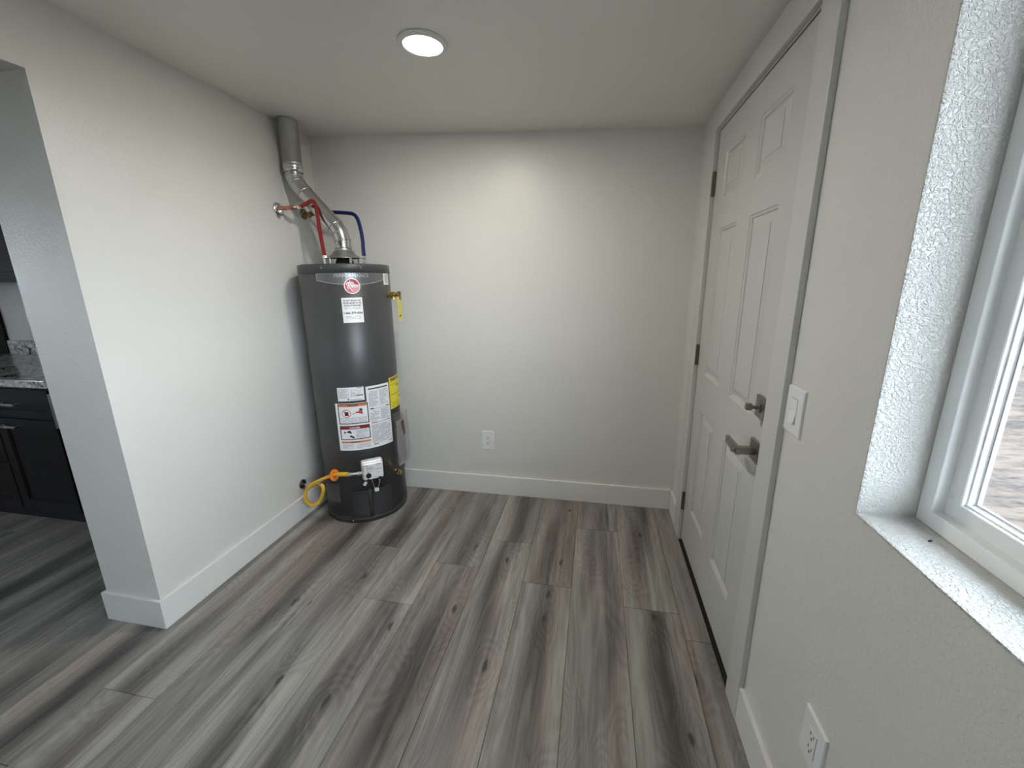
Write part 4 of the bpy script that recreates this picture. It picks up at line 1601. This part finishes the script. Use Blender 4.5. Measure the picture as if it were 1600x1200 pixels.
bm = bmesh.new()
tube(bm, [(0.100, -0.498, 0.222), (0.135, -0.507, 0.228)], 0.012, 12)
local(gh, from_bm('end_sleeve', bm, M_gasy))
bm = bmesh.new()
tube(bm, [(0.395, -0.5615, 0.3522), (0.330, -0.559, 0.3445)], 0.0125, 16)
local(gh, from_bm('end_sleeve', bm, M_gasy))
tag(gh, 'looped yellow gas hose joining the wall stub to the white gas valve', 'hose')
tg = empty('warning_tag', (0.297, -0.557, 0.338))
bm = bmesh.new()
mt = axis_mtx((0.300, -0.557, 0.337), (0.93, -0.36, 0.15)) @ Matrix.Scale(1.15, 4, (0, 1, 0))
lathe(bm, [(0.0125, -0.001), (0.030, -0.001), (0.030, 0.001), (0.0125, 0.001), (0.0125, -0.001)], 28, mt, cap=False)
for k in range(10):
    a = 2 * math.pi * k / 10
    box(bm, 0.016, 0.027, -0.0008, 0.0008, -0.0022, 0.0022, 0, 1, mt @ Matrix.Rotation(a, 4, 'Z'))
local(tg, from_bm('tag_disc', bm, M_orange))
tag(tg, 'round orange plastic tag around the yellow gas hose', 'tag')

# ------------------------------------------------------------------ manual bag hung on the heater
mb = empty('manual_bag', (0.56, -0.27, 0.45))


def bag_sheet(off, name, material, a0, a1, z0, z1, flare, wave, seed, taper=0.0, thick=0.0008):
    bm = bmesh.new()
    rr = random.Random(seed)
    nz, na = 14, 8
    g = []
    for j in range(nz + 1):
        t = j / nz
        row = []
        for i in range(na + 1):
            u = i / na
            lo_ = z0 + taper * (1 - u)
            z = lo_ + (z1 - lo_) * t
            a = a0 + (a1 - a0) * u
            o_ = off + flare * u * (1 - 0.25 * t) + wave * math.sin(3.1 * u + 5 * t + seed) * (1 - t * 0.7)
            row.append(bm.verts.new(cyl_pt(a, z, max(0.002, o_))))
        g.append(row)
    for j in range(nz):
        for i in range(na):
            bm.faces.new((g[j][i], g[j][i + 1], g[j + 1][i + 1], g[j + 1][i]))
    r = bmesh.ops.solidify(bm, geom=bm.faces[:], thickness=thick)
    return local(mb, from_bm(name, bm, material, smooth=True))


bag_sheet(0.006, 'bag_film', M_film, -12, 24, 0.300, 0.640, 0.012, 0.003, 1)
bag_sheet(0.022, 'bag_film', M_film, -12, 24, 0.300, 0.628, 0.024, 0.004, 2)
bk = bag_sheet(0.010, 'booklet', M_booklet, -6, 17, 0.290, 0.585, 0.016, 0.002, 3, thick=0.004)
bag_sheet(0.0145, 'booklet_cover', M_inkdr, 4, 15, 0.47, 0.570, 0.012, 0.0015, 3)
tag(mb, 'clear plastic bag with folded papers hanging on the water heater', 'bag')

# ------------------------------------------------------------------ kitchen glimpsed through the opening
CF = -0.835       # cabinet face
M_cabdoor = M_cab


def shaker(bm, x0, x1, z0, z1, y, rail=0.055):
    rect_loops(bm, (x0, x1, z0, z1, lambda u, v, d: Vector((u, y - d, v))), [(0, 0.0), (0, 0.018), (0.001, 0.019), (rail, 0.019), (rail + 0.003, 0.009), (rail + 0.004, 0.009)], close_last=True, close_first=True)


def bar_pull(root_part, x0, x1, z, y):
    bm = bmesh.new()
    box(bm, x0, x1, y - 0.036, y - 0.026, z - 0.006, z + 0.006, 0.001)
    box(bm, x0 + 0.008, x0 + 0.018, y - 0.028, y, z - 0.004, z + 0.004)
    box(bm, x1 - 0.018, x1 - 0.008, y - 0.028, y, z - 0.004, z + 0.004)
    o = from_bm('bar_handle', bm, M_steel)
    o.parent = root_part
    o.matrix_parent_inverse = Matrix.Identity(4)


def base_cab(x0, x1, fronts, label):
    root = empty('base_cabinet', ((x0 + x1) / 2, CF, 0))
    bm = bmesh.new()
    box(bm, x0, x1, CF, YKB, 0.095, 0.870)
    box(bm, x0, x1, CF + 0.045, YKB, 0.0, 0.095)
    local(root, from_bm('cabinet_body', bm, M_cab))
    for kind, z0, z1, hx in fronts:
        bm = bmesh.new()
        shaker(bm, x0 + 0.004, x1 - 0.004, z0, z1, CF, 0.045 if z1 - z0 < 0.25 else 0.058)
        f = local(root, from_bm(kind, bm, M_cabdoor))
        bar_pull(f, hx[0], hx[1], hx[2], CF - 0.018 if kind == 'cabinet_door' else CF - 0.009)
    tag(root, label, 'cabinet')
    return root


base_cab(-1.640, -1.185, [('drawer', 0.690, 0.858, (-1.575, -1.425, 0.770)), ('cabinet_door', 0.105, 0.680, (-1.590, -1.445, 0.640))], 'dark kitchen base cabinet with one drawer over one door, nearest the opening')
base_cab(-2.100, -1.642, [('drawer', 0.690, 0.858, (-1.95, -1.80, 0.770)), ('drawer', 0.405, 0.680, (-1.95, -1.80, 0.610)), ('drawer', 0.105, 0.395, (-1.95, -1.80, 0.330))], 'dark kitchen base cabinet with a stack of drawers at the left photo edge')
bm = bmesh.new()
box(bm, -3.3, -1.172, -0.862, YKB, 0.8725, 0.914, 0.003, 2)
tag(from_bm('countertop', bm, M_granite), 'polished black and white granite countertop on the dark cabinets', 'countertop')
bm = bmesh.new()
box(bm, -2.650, -1.172, YKB - 0.020, YKB, 0.9145, 1.018, 0.002)
tag(from_bm('backsplash', bm, M_granite), 'low speckled granite backsplash strip against the kitchen wall', 'backsplash')
bm = bmesh.new()
box(bm, -3.3, -2.655, YKB - 0.022, YKB, 0.9145, 1.444, 0.002)
tag(from_bm('wood_panel', bm, M_cab), 'dark wood wall panel above the counter left of the backsplash', 'panel')
uc = empty('upper_cabinet', (-2.2, -0.3, 1.445))
bm = bmesh.new()
box(bm, -3.3, -1.172, -0.475, YKB - 0.001, 1.445, 2.20)
local(uc, from_bm('cabinet_body', bm, M_cab))
for k in range(4):
    bm = bmesh.new()
    w_ = (3.3 - 1.172) / 4
    shaker(bm, -3.3 + k * w_ + 0.003, -3.3 + (k + 1) * w_ - 0.003, 1.448, 2.195, -0.475)
    local(uc, from_bm('cabinet_door', bm, M_cabdoor))
tag(uc, 'dark kitchen wall cabinet hanging above the countertop', 'cabinet')
# range
rg = empty('kitchen_range', (-0.78, -0.5, 0))
bm = bmesh.new()
box(bm, -1.160, -0.400, -0.815, YKB - 0.01, 0.0, 0.905, 0.003)
local(rg, from_bm('range_body', bm, M_black))
bm = bmesh.new()
box(bm, -1.170, -0.402, -0.868, -0.815, 0.645, 0.842, 0.004, 2)
local(rg, from_bm('control_panel', bm, M_panel))
bm = bmesh.new()
box(bm, -1.158, -0.402, -0.850, -0.815, 0.180, 0.650, 0.004, 2)
od = local(rg, from_bm('oven_door', bm, M_blackglass))
bm = bmesh.new()
tube(bm, [(-1.02, -0.895, 0.62), (-0.45, -0.895, 0.62)], 0.011, 14)
for x in (-1.00, -0.48):
    tube(bm, [(x, -0.85, 0.62), (x, -0.895, 0.62)], 0.008, 10)
o = from_bm('oven_handle', bm, M_steel)
o.parent = od
o.matrix_parent_inverse = Matrix.Identity(4)
for k in range(5):
    bm = bmesh.new()
    lathe(bm, [(0.02, 0), (0.02, 0.012), (0.016, 0.022)], 20, axis_mtx((-1.06 + k * 0.14, -0.8605, 0.75), (0, -1, 0)))
    local(rg, from_bm('burner_knob', bm, M_black))
tag(rg, 'black and stainless kitchen range beside the base cabinet, mostly behind the wall', 'range')

# ------------------------------------------------------------------ crumb on the window sill
bm = bmesh.new()
box(bm, -0.004, 0.004, -0.0015, 0.0015, 0, 0.0025, 0.0005, 1, Matrix.Translation((2.322, -1.755, WIN_Z0 + e)) @ Matrix.Rotation(0.5, 4, 'Z'))
tag(from_bm('debris_chip', bm, M_black), 'tiny black chip lying on the window sill', 'debris')

# ------------------------------------------------------------------ outdoors
def dirt():
    M = mat('pale_gravel', (0.5, 0.48, 0.47), 1.0, spec=0.0)
    b = M.node_tree.nodes['Principled BSDF']
    g = N(M, 'ShaderNodeNewGeometry')
    mp = N(M, 'ShaderNodeMapping')
    mp.inputs['Scale'].default_value = (0.55, 1.6, 1)
    L(M, g.outputs['Position'], mp.inputs['Vector'])
    n1 = N(M, 'ShaderNodeTexNoise', i_Scale=1.1, i_Detail=5.0, i_Roughness=0.6)
    n2 = N(M, 'ShaderNodeTexNoise', i_Scale=9.0, i_Detail=8.0, i_Roughness=0.8)
    L(M, mp.outputs[0], n1.inputs['Vector'])
    L(M, mp.outputs[0], n2.inputs['Vector'])
    ad = N(M, 'ShaderNodeMath', operation='ADD')
    L(M, n1.outputs['Fac'], ad.inputs[0])
    L(M, n2.outputs['Fac'], ad.inputs[1])
    rp = N(M, 'ShaderNodeValToRGB')
    e_ = rp.color_ramp.elements
    e_[0].position = 0.43
    e_[0].color = (0.026, 0.024, 0.0235, 1)
    e_[1].position = 0.56
    e_[1].color = (0.078, 0.062, 0.051, 1)
    hf = N(M, 'ShaderNodeMath', operation='MULTIPLY')
    hf.inputs[1].default_value = 0.5
    L(M, ad.outputs[0], hf.inputs[0])
    L(M, hf.outputs[0], rp.inputs[0])
    L(M, rp.outputs[0], b.inputs['Base Color'])
    return M


M_dirt = dirt()
M_asph = vary(mat('asphalt', (0.026, 0.028, 0.031), 1.0, spec=0.0), (0.026, 0.028, 0.031), 0.15, 2)
# unseen overhang added outdoors to keep high sky off the sill and jambs
bm = bmesh.new()
box(bm, W + WT + 0.001, W + WT + 0.75, YB - 0.15, 0.15, 2.28, 2.40)
ev = from_bm('sky_blocker_eave', bm, M_trim)
ev['kind'] = 'structure'
ev['label'] = 'unseen white overhang added outside to block high sky above the window'
bm = bmesh.new()
bmesh.ops.create_grid(bm, x_segments=60, y_segments=60, size=60)
from mathutils import noise as mn
for v in bm.verts:
    v.co.z = -0.5 + 0.0 * v.co.x
    v.co.x += 0
    if v.co.length > 4:
        v.co.z += 0.05 * mn.noise(v.co * 0.6)
gr = from_bm('ground', bm, M_dirt)
gr['kind'] = 'structure'
gr['label'] = 'pale gravelly ground outside the window'
bm = bmesh.new()
box(bm, -60, 60, 16.1, 26, -0.6, -0.44, 0, 1, Matrix.Rotation(R(-35), 4, 'Z'))
rd = from_bm('road', bm, M_asph)
rd['kind'] = 'structure'
rd['label'] = 'grey road beyond the gravel yard'
bm = bmesh.new()
box(bm, -60, 60, 15.7, 15.95, -0.6, -0.40, 0.02, 1, Matrix.Rotation(R(-35), 4, 'Z'))
kb = from_bm('kerb', bm, mat('kerb_concrete', (0.06, 0.058, 0.055), 1.0, spec=0.0))
kb['kind'] = 'structure'
kb['label'] = 'pale kerb between yard and road'

# print too small to pick apart
for o in list(bpy.data.objects):
    if o.name.split('.')[0] in ('fine_print', 'printed_bars', 'small_text', 'valve_print', 'pictograms', 'red_rules', 'tag_print', 'slots', 'stamped_mark', 'lettering'):
        o['kind'] = 'stuff'
